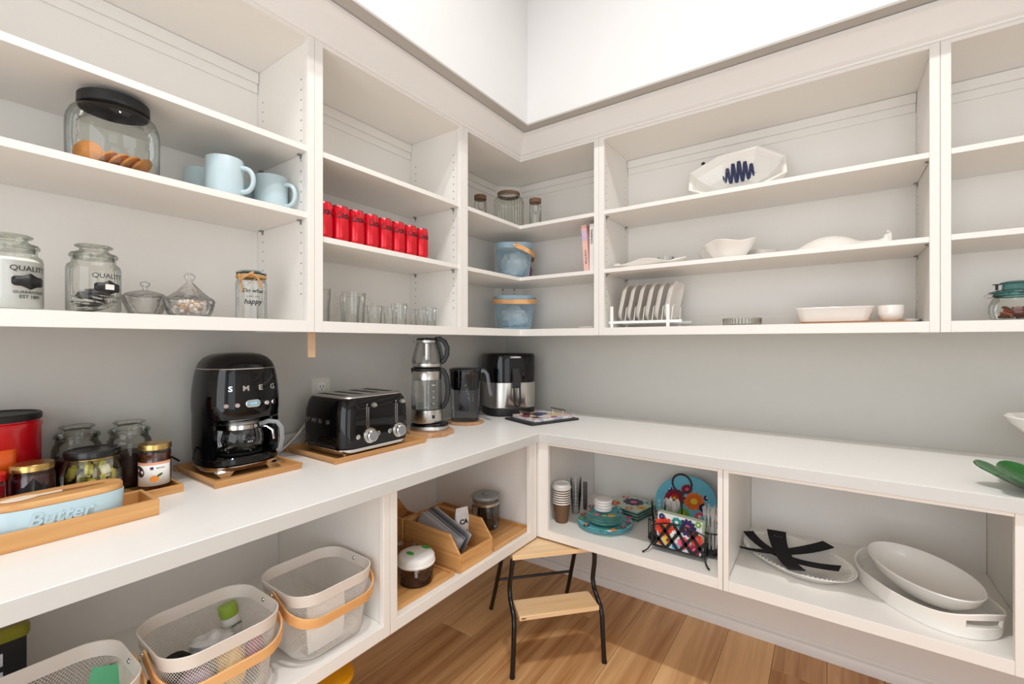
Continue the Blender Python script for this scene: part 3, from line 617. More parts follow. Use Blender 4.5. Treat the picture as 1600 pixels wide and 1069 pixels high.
# ---- mesh basket with a bent wooden handle (used for the blue and the white ones)
def ringpts(w, d, r, z, n):
    """n points evenly spaced round a rounded rectangle"""
    base = rrect(w, d, r, z, 10); per = []; tot = 0
    for i in range(len(base)):
        a, b = base[i], base[(i+1) % len(base)]; L = math.dist(a, b); per.append((tot, L, a, b)); tot += L
    out = []; j = 0
    for i in range(n):
        s_ = tot*i/n
        while j < len(per)-1 and per[j][0]+per[j][1] < s_: j += 1
        t0, L, a, b = per[j]; u = (s_-t0)/L if L else 0
        out.append((a[0]+(b[0]-a[0])*u, a[1]+(b[1]-a[1])*u, z))
    return out
def mesh_basket(label, loc, rz, m, group, w=0.238, d=0.228, h=0.185, rimh=0.030, drop=25, handle_up=None):
    t = thing('mesh_basket', label, 'basket', loc, rz, group)
    wb, db, rt, rb = w-0.045, d-0.045, 0.062, 0.050
    def dims(z): u = z/h; return wb+(w-wb)*u, db+(d-db)*u, rb+(rt-rb)*u
    NN, ROW = 132, 36; zs = [0.012+(h-rimh-0.010)*j/ROW for j in range(ROW+1)]
    vs = []; fs = []
    for j, z in enumerate(zs):
        q = ringpts(*dims(z), z, NN*2); vs += [q[(2*i+(j % 2)) % (2*NN)] for i in range(NN)]
    for j in range(ROW-1):
        for i in range(NN):
            if j % 2 == 0: fs.append((j*NN+i, (j+1)*NN+i, (j+2)*NN+i if j+2 <= ROW else 0, (j+1)*NN+(i-1) % NN))
            else: fs.append((j*NN+i, (j+1)*NN+(i+1) % NN, (j+2)*NN+i, (j+1)*NN+i))
    g = G(); g.add(vs, fs); g.obj('mesh_wall', m, t, wire=0.0010, smooth=False)
    W1, D1, R1 = dims(h-rimh); e = 0.0012
    rings = [ringpts(W1+2*e, D1+2*e, R1, h-rimh, 96), ringpts(w+2*e, d+2*e, rt, h-0.001, 96), ringpts(w, d, rt, h, 96), ringpts(w-2*e, d-2*e, rt, h-0.001, 96), ringpts(W1-2*e, D1-2*e, R1, h-rimh, 96)]
    rings.append(rings[0]); G().loft(rings, False, False).obj('rim', m, t)
    q0, q1 = ringpts(wb-0.024, db-0.024, rb-0.012, 0.001, 64), ringpts(*dims(0.013), 0.013, 64)
    G().loft([q0, q1, [(x*0.985, y*0.985, z) for x, y, z in q1], [(x*0.98, y*0.98, 0.0025) for x, y, z in q0]]).obj('base', m, t)
    # handle: rounded half loop swung down by angle drop
    hw, hd, hr = w/2+0.006, d/2+0.020, 0.070
    pts = [(-hw, 0, 0), (-hw, -(hd-hr), 0)]+[(-hw+hr-hr*cos(a), -(hd-hr)-hr*sin(a), 0) for a in [pi/2*i/8 for i in range(1, 9)]]+[(hw-hr+hr*sin(a), -(hd-hr)-hr*cos(a), 0) for a in [pi/2*i/8 for i in range(0, 9)]]+[(hw, 0, 0)]
    pz = h-rimh*0.5; A = radians(drop)
    # loop dips towards the front
    pts2 = [(x*1.0, y*cos(A), pz+y*sin(A)) for x, y, z in pts]
    hb = G().sweep(pts2, [(-0.0022,-0.012),(0.0022,-0.012),(0.0022,0.012),(-0.0022,0.012)]).obj('handle', band_m, t, bevel=0.0008)
    for s_ in (-1, 1):
        G().lathe([(0.0005,0.004),(0.004,0.003),(0.0055,0),(0.0055,-0.008),(0.0005,-0.008)], 14).obj('rivet', chrome, t, rot=(0, s_*pi/2, 0), loc=(s_*(hw+0.002), 0, pz))
        G().lathe([(0.0005,0.003),(0.004,0.002),(0.0055,0),(0.0005,0)], 14).obj('rivet', chrome, t, rot=(0, -s_*pi/2, 0), loc=(s_*(w/2-0.0035), 0, pz))
    return t
gb = 'pale blue baskets on the corner shelves'
mesh_basket('pale blue mesh basket on the middle corner shelf, handle swung to the right', (0.205, -0.205, S3), radians(125), blue_s, gb, 0.225, 0.205, 0.198, drop=24)
mesh_basket('pale blue mesh basket on the lowest corner shelf, handle across its front', (0.205, -0.205, U0), radians(38), blue_s, gb, 0.225, 0.205, 0.184, drop=10)
bagm = glass('plastic_bag', (240,242,244), (190,196,200), 0.9, wave=1.2, base=0.18, opac=0.45, body=(226,232,236), wscale=30)
bagc = mat('white_bagged_goods', (222,228,230), 0.35, var=0.12, scale=26, bump=0.9)
for lab, c, d, sd, m in (('crumpled clear bag of white goods in the middle corner basket', (0.205,-0.205,S3+0.088), (0.075,0.070,0.072), 3, bagc), ('crumpled clear bag of white goods in the lowest corner basket', (0.205,-0.205,U0+0.070), (0.078,0.070,0.058), 5, bagc), ('dark red packet at the right of the middle corner basket', (0.268,-0.168,S3+0.060), (0.026,0.022,0.045), 8, mat('maroon_packet', (120,60,66), 0.4, var=0.3, scale=40))):
    tag(G().blob((0,0,0), d, sd, 0.32, 2.2, 12).obj('packaged_goods', m), lab, 'bag', loc=c)
# books
t = thing('book', 'pink paperback book standing next to the white one', 'book', (0.691, -0.1615, S3+0.001), 0, 'books on the corner shelf', rot=(0, radians(-4), 0))
pk = mat('pink_cover', (232,186,178), 0.5); wh = mat('white_cover', (238,234,232), 0.45)
G().box(-0.010, 0.0135, -0.13, 0.075, 0.002, 0.222).obj('pages', whitep, t)
g = G(); g.box(-0.0118, -0.010, -0.134, 0.077, 0, 0.225); g.box(0.0135, 0.0150, -0.134, 0.077, 0, 0.225); g.box(-0.0118, 0.0150, -0.1355, -0.1335, 0, 0.225); g.obj('cover', pk, t)
G().text('Baking Basics', 0.013, Matrix.Translation((0.0015, -0.1358, 0.07)) @ Matrix.Rotation(pi/2, 4, 'X') @ Matrix.Rotation(pi/2, 4, 'Z'), 0.0003, shear=0.3).obj('lettering', ink, t, smooth=False)
G().box(-0.011, 0.0145, -0.1361, -0.1355, 0.150, 0.200).obj('spine_panel', mat('lilac', (205,180,208), 0.5), t)
t = thing('book', 'white cookbook with black lettering on its spine', 'book', (0.7175, -0.1615, S3), 0, 'books on the corner shelf')
G().box(-0.008, 0.0125, -0.13, 0.075, 0.002, 0.223).obj('pages', whitep, t)
g = G(); g.box(-0.0095, -0.008, -0.134, 0.077, 0, 0.226); g.box(0.0125, 0.014, -0.134, 0.077, 0, 0.226); g.box(-0.0095, 0.014, -0.1355, -0.1335, 0, 0.226); g.obj('cover', wh, t)
G().text('COOKING', 0.015, Matrix.Translation((0.002, -0.1358, 0.165)) @ Matrix.Rotation(pi/2, 4, 'X') @ Matrix.Rotation(pi/2, 4, 'Z'), 0.0003, bold=0.0004).obj('lettering', ink, t, smooth=False)
g = G(); g.loft([rrect(0.07, 0.05, 0.02, 0), rrect(0.09, 0.07, 0.03, 0.006), [(x, y, 0.008) for x, y, z in rrect(0.088, 0.068, 0.03)]]); tag(g.obj('flat_dish', cer2), 'flat white dish on the lowest corner shelf near its right end', 'dish', loc=(0.675, -0.25, U0))

# ---- wide cabinet: painted bowl
t = thing('painted_bowl', 'large white angular bowl with a dark blue painted squiggle', 'bowl', (1.315, -0.062, S1+0.0605), 0, rot=(radians(60), 0, 0))
n = 10; g = G()
def poly(rx, ry, z, k=8, ph=pi/8, wob=0.0, cy=0.0):
    return [(rx*cos(2*pi*i/k+ph)*(1+wob*((i % 2)*2-1)), cy+ry*sin(2*pi*i/k+ph)*(1+wob*((i % 2)*2-1)), z+(0.006*((i*3) % 4-1.5) if wob else 0)) for i in range(k)]

g.loft([poly(0.090,0.060,0.0), poly(0.140,0.092,0.025), poly(0.190,0.126,0.080,wob=0.02), poly(0.205,0.136,0.112,wob=0.02), poly(0.198,0.129,0.115,wob=0.02), poly(0.188,0.120,0.108,wob=0.02), poly(0.175,0.112,0.080,wob=0.02), poly(0.128,0.080,0.032), poly(0.08,0.052,0.012)])
bo = g.obj('bowl_body', cer, t, bevel=0.003, ang=12)
# the squiggle lies on the inner back wall
sq = []
for i in range(160):
    u = i/159; x = -0.122+0.250*u; amp = 0.021*math.exp(-((u-0.48)/0.28)**2)+0.007
    if u > 0.86: amp *= 0.2
    yy = 0.050+0.006*u+0.020*sin(u*3.1)+amp*sin(u*2*pi*10.5)
    def inz(v, k):
        for (a, za), (b, zb) in zip(k, k[1:]):
            if v <= b: return za+(zb-za)*max(0, (v-a))/(b-a)
        return k[-1][1]
    zz = max(inz(yy, ((0.0,0.012),(0.048,0.012),(0.074,0.032),(0.103,0.080),(0.112,0.108))), inz(abs(x), ((0.0,0.012),(0.074,0.012),(0.118,0.032),(0.162,0.080))))
    sq.append((x, yy, zz+0.003))
G().tube(sq, [0.0056*(0.7+0.5*math.exp(-((i/159-0.5)/0.3)**2)) for i in range(160)], 6).obj('painted_squiggle', mat('cobalt_glaze', (14,30,84), 0.15, coat=0.5, var=0.4, scale=40), t)
G().lathe([(0.0005,0.006),(0.007,0.004),(0.009,0),(0.0005,-0.002)], 12).obj('dark_spot', blkm, t, loc=(-0.136, 0.092, 0.113))
# ---- white ceramics on the middle shelf
def wavy_dish(name, lab, loc, rx, ry, h, rz=0, k=5, amp=0.12, za=0.006, e=2.0, m=None, ph=0.0, tilt=None):
    g = G(); n = 60
    def rg(s_, z, wv=0.0): return [(rx*s_*cos(2*pi*i/n)*(1+amp*cos(k*2*pi*i/n+ph)*s_), ry*s_*sin(2*pi*i/n)*(1+amp*cos(k*2*pi*i/n+ph)*s_), z+wv*cos((k-1)*2*pi*i/n+ph)) for i in range(n)]
    g.loft([rg(0.45,0), rg(0.55,0.002), rg(0.82,h*0.55,za*0.3), rg(1.0,h,za), rg(0.985,h+0.002,za), rg(0.78,h*0.55+0.003,za*0.3), rg(0.5,0.006)])
    o = g.obj(name, m or cer2); tag(o, lab, 'dish', 'white ceramic dishes on the middle shelf', loc=loc, rz=rz)
    if tilt: o.rotation_euler = tilt
    return o
wavy_dish('wavy_plate', 'flat wavy white plate at the left end of the middle shelf', (0.965, -0.235, S3), 0.155, 0.07, 0.024, za=0.008)
wavy_dish('scalloped_saucer', 'small scalloped white saucer behind the wavy plate', (0.890, -0.13, S3), 0.050, 0.042, 0.052, k=6, amp=0.06)
o = tag(G().lathe([(0.001,0.002),(0.030,0.001),(0.036,0.006),(0.038,0.056),(0.036,0.056),(0.033,0.008),(0.001,0.006)], 32).obj('small_glass_dish', gls), 'small clear glass pot behind the wavy plate', 'pot', loc=(1.020, -0.14, S3))
wavy_dish('shell_bowl', 'white shell-shaped bowl in the middle of the shelf', (1.305, -0.235, S3), 0.092, 0.07, 0.072, k=4, amp=0.09, za=0.006)
wavy_dish('shell_bowl', 'pale shell bowl behind and left of the bigger one', (1.235, -0.120, S3), 0.070, 0.055, 0.066, k=4, amp=0.08, za=0.006)
wavy_dish('shell_bowl', 'low pale shell dish behind and right of the bowl', (1.412, -0.110, S3), 0.055, 0.05, 0.045, k=4, amp=0.08, za=0.004)
# leaf platter, lying rim down at left and curling up at right
t = thing('leaf_platter', 'long white leaf-shaped platter with a curled stem end', 'platter', (1.660, -0.215, S3), 0, 'white ceramic dishes on the middle shelf')
g = G(); rings = []
for i in range(25):
    u = i/24; x = -0.135+0.295*u; wv = 0.085*(sin(pi*min(1, u*1.18))**0.7 if u < 0.84 else 0) + 0.012+ (0.028*math.exp(-((u-0.93)/0.06)**2)); wv = max(0.010, wv*(1 if u < 0.8 else 1))
    zt = 0.006+0.050*sin(pi*min(1, u*1.25))**0.9*(1 if u < 0.8 else 0)+ (0.0 if u < 0.72 else 0.034*((u-0.72)/0.28)**0.9) + 0.005*sin(u*26)*(u > 0.75)
    ring = []
    for j in range(13):
        v = -1+2*j/12; ring.append((x, v*wv, max(0.004, zt*(1-(0.97 if u < 0.74 else 0.5)*v*v)+0.004*cos(v*9)*(u > 0.7))))
    for j in range(12, -1, -1):
        v = -1+2*j/12; ring.append((x, v*wv, max(0.0, zt*(1-(0.97 if u < 0.74 else 0.5)*v*v)+0.004*cos(v*9)*(u > 0.7)-0.004)))
    rings.append(ring)
g.loft(rings).obj('leaf', cer2, t)
G().tube([(0.140,0.0,0.034),(0.150,0.004,0.043),(0.156,0.002,0.050),(0.150,-0.004,0.053)], 0.0035, 8).obj('stem_curl', cer2, t)
# ---- plate rack
t = thing('plate_rack', 'white plate rack standing in the lower left of the wide cabinet', 'rack', (0.955, -0.195, U0), 0)
wl = mat('white_lacquer', (240,240,238), 0.35)
g = G()
for y in (-0.085, 0.085): g.box(-0.155, 0.175, y-0.006, y+0.006, 0.018, 0.030)
g.obj('rail', wl, t, bevel=0.001)
for x in (-0.138, 0.118):
    for y in (-0.094, 0.094): G().box(x-0.007, x+0.007, y-0.003, y+0.003, 0, 0.098).obj('post', wl, t, bevel=0.001)
for i in range(6):
    x = -0.100+i*0.042; g = G(); g.tube([(x+0.012, -0.060, 0.024), (x+0.020, -0.060, 0.090), (x+0.020, -0.04, 0.097), (x+0.020, 0.04, 0.097), (x+0.020, 0.060, 0.090), (x+0.012, 0.060, 0.024)], 0.0022, 6); g.obj('divider', wl, t)
g = G()
g.loft([rrect(0.120,0.120,0.03,0), rrect(0.150,0.150,0.035,0.006), rrect(0.172,0.172,0.035,0.024), rrect(0.176,0.176,0.036,0.026), rrect(0.170,0.170,0.034,0.027), rrect(0.146,0.146,0.033,0.012), rrect(0.116,0.116,0.03,0.008)])
pmesh = g.mesh('square_plate'); pmesh.materials.append(cer2)
for i in range(6):
    o = bpy.data.objects.new('square_plate', pmesh); COL.objects.link(o)
    tag(o, 'square white plate upright in the rack, '+('leftmost', 'second from the left', 'third from the left', 'third from the right', 'second from the right', 'rightmost')[i], 'plate', 'plates in the white rack')
    o.location = (0.955-0.110+i*0.042, -0.195, U0+0.031+0.088); o.rotation_euler = (0, radians(90+12), 0)
# ---- right half of the lowest shelf
tag(G().lathe([(0.001,0.002),(0.062,0.001),(0.069,0.004),(0.071,0.030),(0.069,0.031),(0.066,0.006),(0.001,0.005)], 120, rib=0.0012, ribn=40).obj('ribbed_dish', glass('grey_ribbed_glass', (246,246,243), (196,198,196), wave=0.2)), 'low round ribbed glass dish in the middle of the lowest shelf', 'dish', loc=(1.350, -0.215, U0))
tag(G().box(-0.165, 0.165, -0.08, 0.08, 0, 0.005).obj('serving_board', acac, bevel=0.0015), 'thin wooden board under the white baking dish', 'board', loc=(1.700, -0.205, U0))
g = G(); g.loft([rrect(0.190,0.085,0.02,0), rrect(0.205,0.100,0.025,0.004), rrect(0.232,0.124,0.028,0.050), rrect(0.240,0.130,0.03,0.053), rrect(0.238,0.128,0.03,0.055), rrect(0.226,0.118,0.027,0.053), rrect(0.200,0.094,0.024,0.008), rrect(0.185,0.08,0.02,0.006)])
tag(g.obj('baking_dish', cer), 'rectangular white baking dish on the wooden board', 'dish', loc=(1.655, -0.205, U0+0.0052))
tag(G().lathe([(0.001,0.002),(0.018,0),(0.022,0.001),(0.032,0.012),(0.0375,0.030),(0.038,0.056),(0.036,0.056),(0.033,0.030),(0.024,0.010),(0.001,0.007)], 36).obj('ramekin', cer), 'small round white ramekin right of the baking dish', 'ramekin', loc=(1.818, -0.215, U0+0.0052))
g = G(); g.loft([sell(0.030,0.05,2.5,24,0), sell(0.045,0.07,2.5,24,0.010), sell(0.047,0.072,2.5,24,0.016), sell(0.043,0.068,2.5,24,0.015), sell(0.028,0.05,2.5,24,0.005)]); tag(g.obj('spoon_rest', cer2), 'small white dish tucked by the right cabinet side', 'dish', loc=(1.862, -0.10, U0))
# ---- teal jar
t = thing('teal_lidded_jar', 'squat glass jar with a stepped teal glass lid at right edge', 'jar', (2.125, -0.190, U0), 0)
G().lathe([(0.001,0.002),(0.044,0.001),(0.056,0.008),(0.062,0.028),(0.061,0.050),(0.054,0.068),(0.050,0.074),(0.050,0.082)], 48).obj('glass_body', glsg, t)
G().lathe([(0.050,0.083),(0.062,0.089),(0.062,0.092),(0.050,0.097),(0.034,0.100),(0.032,0.104),(0.031,0.116),(0.037,0.119),(0.036,0.122),(0.024,0.126),(0.001,0.128)], 48).obj('lid', tealg, t)
G().tube([(0.0515*cos(2*pi*i/32), 0.0515*sin(2*pi*i/32), 0.079) for i in range(32)], 0.0032, 6, True).obj('seal_ring', tealg, t)
G().tube([(-0.050,-0.012,0.085),(-0.066,-0.016,0.088),(-0.074,-0.018,0.079),(-0.068,-0.016,0.074),(-0.052,-0.012,0.076)], 0.0025, 7).obj('clip', chrome, t)
g = G(); g.box(-0.046,-0.040,-0.003,0.003,0.100,0.118); g.box(-0.052,-0.034,-0.003,0.003,0.116,0.119); g.obj('lid_lever', blkm, t)
g = G(); rr = random.Random(9)
for i in range(34):
    a = rr.random()*2*pi; q = math.sqrt(rr.random())*0.034; g.M = Matrix.Translation((q*cos(a), q*sin(a), 0.012+0.030*rr.random())) @ Matrix.Rotation(rr.random()*3, 4, 'Z') @ Matrix.Rotation(rr.random()*0.6-0.3, 4, 'Y')
    g.loft([rrect(0.030,0.010,0.004,-0.003), rrect(0.034,0.013,0.005,0), rrect(0.030,0.010,0.004,0.003)], mi=i % 2)
tag(g.obj('cinnamon_bark', [mat('bark', (150,72,40), 0.6, var=0.2), mat('bark_dark', (104,48,32), 0.6, var=0.2)]), 'reddish brown bark pieces inside the teal-lidded jar', 'spice', loc=(2.125, -0.190, U0))['kind'] = 'stuff'

# ================================================================ ON THE COUNTERTOP
C0 = WT+0.0005
def tray(name, label, x0, x1, y0, y1, z, h, wt, m, mx_, cat='tray', group='bamboo trays', flare=0.0, base=0.006):
    cx, cy = (x0+x1)/2, (y0+y1)/2; a, b = (x1-x0)/2, (y1-y0)/2
    t = thing(name, label, cat, (cx, cy, z), 0, group); f = flare
    G().box(-a+wt+f*0.2, a-wt-f*0.2, -b+wt+f*0.2, b-wt-f*0.2, 0, base).obj('base', m, t)
    def side(p, q, nx, ny, mm):
        g = G(); (ax, ay), (bx, by) = p, q
        g.loft([[(ax-nx*f, ay-ny*f, 0), (bx-nx*f, by-ny*f, 0), (bx-nx*(wt+f), by-ny*(wt+f), 0), (ax-nx*(wt+f), ay-ny*(wt+f), 0)], [(ax, ay, h), (bx, by, h), (bx-nx*wt, by-ny*wt, h), (ax-nx*wt, ay-ny*wt, h)]])
        g.obj('side', mm, t, bevel=0.0008)
    side((a, -b), (a, b), 1, 0, m); side((-a, -b), (-a, b), -1, 0, m)
    e = wt+0.0001
    side((-a+e, b), (a-e, b), 0, 1, mx_); side((-a+e, -b), (a-e, -b), 0, -1, mx_); return t
tray('bamboo_tray', 'small deep bamboo tray under the butter dish at the left edge', 0.272, 0.388, -2.230, -1.888, C0, 0.036, 0.009, bam, bamx)
tray('bamboo_tray', 'bamboo tray behind the butter dish, under the jam and sweet jars', 0.002, 0.246, -2.230, -1.792, C0, 0.020, 0.007, bam, bamx)
tray('bamboo_tray', 'bamboo tray under the black coffee maker', -0.005+0.012, 0.302, -1.738, -1.494, C0, 0.019, 0.007, bam, bamx, flare=0.008)
tray('bamboo_tray', 'bamboo tray under the black toaster', 0.038, 0.352, -1.412, -1.012, C0, 0.019, 0.007, bam, bamx, flare=0.008)
TB = C0+0.0065
# ---- butter dish
t = thing('butter_dish', 'pale blue oval butter dish with bamboo lid and raised lettering', 'butter dish', (0.3300, -2.045, TB), 0)
def stad(a, b, z, n=24): return sell(a, b, 2.7, n*2, z)
bl = mat('pale_blue_glaze', (180,204,212), 0.32, var=0.01, coat=0.2)
G().loft([stad(0.043,0.100,0), stad(0.0455,0.103,0.003), stad(0.0475,0.106,0.062), stad(0.0465,0.105,0.064), stad(0.0445,0.103,0.062), stad(0.042,0.100,0.006)]).obj('body', bl, t)
lid = G().loft([stad(0.0435,0.1015,0.058), stad(0.0435,0.1015,0.064), stad(0.0455,0.104,0.0645), stad(0.0455,0.104,0.075), stad(0.044,0.1025,0.077)]).obj('lid', bam, t)
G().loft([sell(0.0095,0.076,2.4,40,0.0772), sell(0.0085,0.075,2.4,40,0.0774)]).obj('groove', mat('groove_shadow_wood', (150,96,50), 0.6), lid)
G().text('Butter', 0.036, frontM(0.0465, -0.004, 0.040, '+x'), 0.0050, shear=0.25, bold=0.0009).obj('raised_lettering', bl, t, smooth=True)
g = G(); ki = []
for i in range(21):
    u = i/20; w_ = 0.014*sin(pi*min(1, u*1.6))**0.6 if u < 0.62 else 0.0032; ki.append([(w_*c_, -0.072+0.088*u, 0.0003+zz) for c_, zz in ((-1,0),(1,0),(1,0.0022),(-1,0.0022))])
tag(G().loft(ki).obj('butter_knife', mat('cream_knife', (240,228,208), 0.4)), 'cream butter knife lying on the bamboo lid', 'knife', loc=(0.334, -2.055, TB+0.0778), rz=0.06)
# ---- jars at the back left
t = thing('coffee_tub', 'big red plastic coffee tub with a black lid', 'tub', (0.086, -2.108, TB), 0)
G().lathe([(0.001,0),(0.073,0),(0.076,0.004),(0.076,0.190),(0.0775,0.194),(0.0775,0.203),(0.074,0.205),(0.074,0.214)], 48).obj('body', red_m, t)
G().lathe([(0.0765,0.2085),(0.0775,0.211),(0.0775,0.222),(0.075,0.2245),(0.070,0.2245),(0.068,0.221),(0.001,0.2205)], 48).obj('lid', blkm, t)
n_ = 14; top_ = []; bo_ = []
for i in range(n_+1):
    a = -1.15+1.5*i/n_; top_.append((0.0765*cos(a), 0.0765*sin(a), 0.150)); bo_.append((0.0765*cos(a), 0.0765*sin(a), 0.085))
G().loft([bo_, top_], False, False, closed=False).obj('orange_label_panel', mat('orange_print', (236,96,24), 0.3), t, solid=0.0004)
t = thing('jam_jar', 'jar of dark berry jam with a gold lid in front of the red tub', 'jar', (0.200, -2.063, TB), 0)
G().lathe([(0.001,0.001),(0.033,0.001),(0.0365,0.006),(0.037,0.030),(0.0345,0.038),(0.037,0.046),(0.037,0.092),(0.033,0.104),(0.031,0.108)], 40).obj('glass_body', gls, t)
G().lathe([(0.001,0.006),(0.030,0.006),(0.0345,0.012),(0.0345,0.090),(0.030,0.098),(0.001,0.099)], 32).obj('jam', dark_p, t)
G().lathe([(0.033,0.106),(0.0355,0.107),(0.0355,0.119),(0.034,0.121),(0.030,0.120),(0.001,0.120)], 40).obj('lid', gold, t)
label_poly(0.0378, -0.10, 0.046, 0.060, 0.085).obj('label', ink, t, solid=0.0004)
t = thing('red_jar', 'red jar cut by the left edge, beside the berry jam', 'jar', (0.222, -2.138, TB), 0)
G().lathe([(0.001,0.001),(0.031,0.001),(0.034,0.006),(0.034,0.092),(0.030,0.100)], 36).obj('glass_body', gls, t)
G().lathe([(0.001,0.004),(0.030,0.004),(0.032,0.010),(0.032,0.090),(0.001,0.092)], 32).obj('contents', red_m, t)
G().lathe([(0.031,0.099),(0.034,0.100),(0.034,0.114),(0.001,0.116)], 36).obj('lid', red_m, t)
t = thing('sweet_jar', 'wide glass jar of yellow wrapped sweets with a black lid', 'jar', (0.168, -1.956, TB), 0)
G().lathe([(0.001,0.001),(0.044,0.001),(0.050,0.006),(0.058,0.035),(0.060,0.062),(0.057,0.088),(0.049,0.104),(0.046,0.108),(0.046,0.118)], 48).obj('glass_body', gls, t)
G().lathe([(0.048,0.110),(0.052,0.111),(0.053,0.123),(0.051,0.127),(0.046,0.128),(0.044,0.1255),(0.001,0.1255)], 48).obj('lid', mat('black_lid', (24,25,27), 0.25), t)
G().lathe([(0.0465,0.106),(0.050,0.1075),(0.050,0.1095),(0.0465,0.1095)], 40).obj('lid_rim', gold, t)
wr = [mat('yellow_wrapper', (214,204,96), 0.35, var=0.2, scale=90), mat('cream_wrapper', (236,230,196), 0.35, var=0.1), mat('plum_wrapper', (116,24,44), 0.35, var=0.2), mat('olive_wrapper', (168,160,92), 0.4, var=0.2), mat('white_wrapper', (240,240,232), 0.3)]
rr = random.Random(21)
for i in range(30):
    a = i*2.4+rr.random(); ring_ = i % 10 < 7; q = (0.036 if ring_ else 0.014)+0.006*rr.random(); z = 0.018+0.088*(i/30)
    if z < 0.03: q *= 0.85
    if z > 0.088: q *= 0.82
    g = G(); g.loft([rrect(0.022,0.015,0.003,-0.0045), rrect(0.027,0.020,0.005,0), rrect(0.022,0.015,0.003,0.0045)]); g.box(-0.018,-0.0115,-0.005,0.005,-0.0006,0.0006); g.box(0.0115,0.018,-0.005,0.005,-0.0006,0.0006)
    o = g.obj('wrapped_sweet', wr[(0,1,2,0,4,3,0,2,1,0)[i % 10]]); tag(o, 'wrapped sweet in the black-lidded glass jar', 'sweet', 'wrapped sweets in the black-lidded jar')
    o['label'] = ('yellow', 'cream', 'plum red', 'yellow', 'white', 'olive', 'yellow', 'plum red', 'cream', 'yellow')[i % 10]+' wrapped sweet, '+('front', 'right', 'rear', 'left', 'inner')[i % 5]+' side, '+('bottom', 'second', 'third', 'fourth', 'fifth', 'top')[i//5]+' layer of the black-lidded jar'
    o.location = (0.168+q*cos(a), -1.956+q*sin(a), TB+z); o.rotation_euler = (rr.random()*3, 1.2+rr.random()*0.8, a+rr.random()*0.5)
for lab, x, y, cc, cl, yl in (('tall glass jar with stepped glass lid, left of the pair behind the sweets', 0.054, -1.962, dark_p, 'dark red contents', True), ('tall glass jar with stepped glass lid holding dark beans, right of the pair', 0.078, -1.862, coffee_m, 'dark roasted beans', False)):
    t = glass_jar(lab, (x, y, TB), 0, 0.048, 0.150, 0.041, 0.034, cat='jar', group='pair of tall glass jars')
    g = G().lathe([(0.001,0.005),(0.042,0.005),(0.0455,0.012),(0.0455,0.082),(0.040,0.090),(0.001,0.092)], 32); o = tag(g.obj('jar_contents', cc), cl+' in the '+('left' if yl else 'right')+' tall glass jar', 'food', loc=(x, y, TB)); o['kind'] = 'stuff'
    if yl: G().text('TRIO', 0.012, Matrix(), 0.0003, (0.0487, 0.02, 0.118), bold=0.0003).obj('lettering', ink, t, smooth=False)
t = thing('apricot_jam_jar', 'apricot jam jar with a gold lid and a fruit label', 'jar', (0.190, -1.838, TB), 0)
G().lathe([(0.001,0.001),(0.031,0.001),(0.0345,0.006),(0.0345,0.080),(0.0325,0.086),(0.0345,0.093),(0.034,0.104),(0.030,0.110)], 40).obj('glass_body', gls, t)
G().lathe([(0.001,0.004),(0.029,0.004),(0.033,0.009),(0.0328,0.080),(0.031,0.086),(0.0325,0.100),(0.001,0.101)], 32).obj('jam', mat('apricot_jam', (88,40,20), 0.25, coat=0.4, var=0.4, scale=70), t)
G().lathe([(0.0325,0.108),(0.0350,0.109),(0.0350,0.121),(0.034,0.123),(0.030,0.122),(0.001,0.122)], 48, rib=0.0003, ribn=24).obj('lid', gold, t)
def wrap_panel(r, a0, a1, z0, z1, n=16): return G().loft([[(r*cos(a0+(a1-a0)*i/n), r*sin(a0+(a1-a0)*i/n), z0) for i in range(n+1)], [(r*cos(a0+(a1-a0)*i/n), r*sin(a0+(a1-a0)*i/n), z1) for i in range(n+1)]], False, False, closed=False)
aj = -0.42
lb = wrap_panel(0.0350, aj-1.3, aj+1.25, 0.018, 0.078).obj('label', whitep, t, solid=0.0003)
wrap_panel(0.0353, aj-1.3, aj+1.25, 0.072, 0.078).obj('peach_stripe', mat('peach_print', (238,170,136), 0.5), lb)
def disc_wrap(r, a, z, rx_, rz_, rot=0, n=18): return G().add([(r*cos(a), r*sin(a), z)]+[(r*cos(a+(rx_*cos(q)*cos(rot)-rz_*sin(q)*sin(rot))/r), r*sin(a+(rx_*cos(q)*cos(rot)-rz_*sin(q)*sin(rot))/r), z+rx_*cos(q)*sin(rot)+rz_*sin(q)*cos(rot)) for q in [2*pi*i/n for i in range(n)]], [(0, 1+i, 1+(i+1) % n) for i in range(n)])
disc_wrap(0.0354, aj+0.10, 0.036, 0.010, 0.0085).obj('printed_apricot', mat('apricot_print', (240,150,60), 0.5), lb)
disc_wrap(0.0356, aj+0.42, 0.045, 0.007, 0.003, 0.5).obj('printed_leaf', mat('leaf_print', (50,92,46), 0.5), lb)
disc_wrap(0.0354, aj-0.90, 0.056, 0.012, 0.016, 0.6).obj('printed_fruit_corner', mat('dark_leaf_print', (74,44,34), 0.5), lb)
wrap_panel(0.0354, aj-0.15, aj+0.05, 0.060, 0.067, 4).obj('printed_badge', mat('purple_print', (74,48,110), 0.5), lb)
G().text('Apricot', 0.006, Matrix(), 0.0002, (0.0354, aj+0.45, 0.0635)).obj('lettering', ink, lb, smooth=False)

# ---- coffee maker: local x right, front -y
t = thing('coffee_maker', 'gloss black retro drip coffee maker with chrome lettering', 'coffee maker', (0.140, -1.618, TB), L90)
def cm_ring(w, d, z, e=2.8, cy=0.0, n=56): return sell(w/2, d/2, e, n, z, 0, cy)
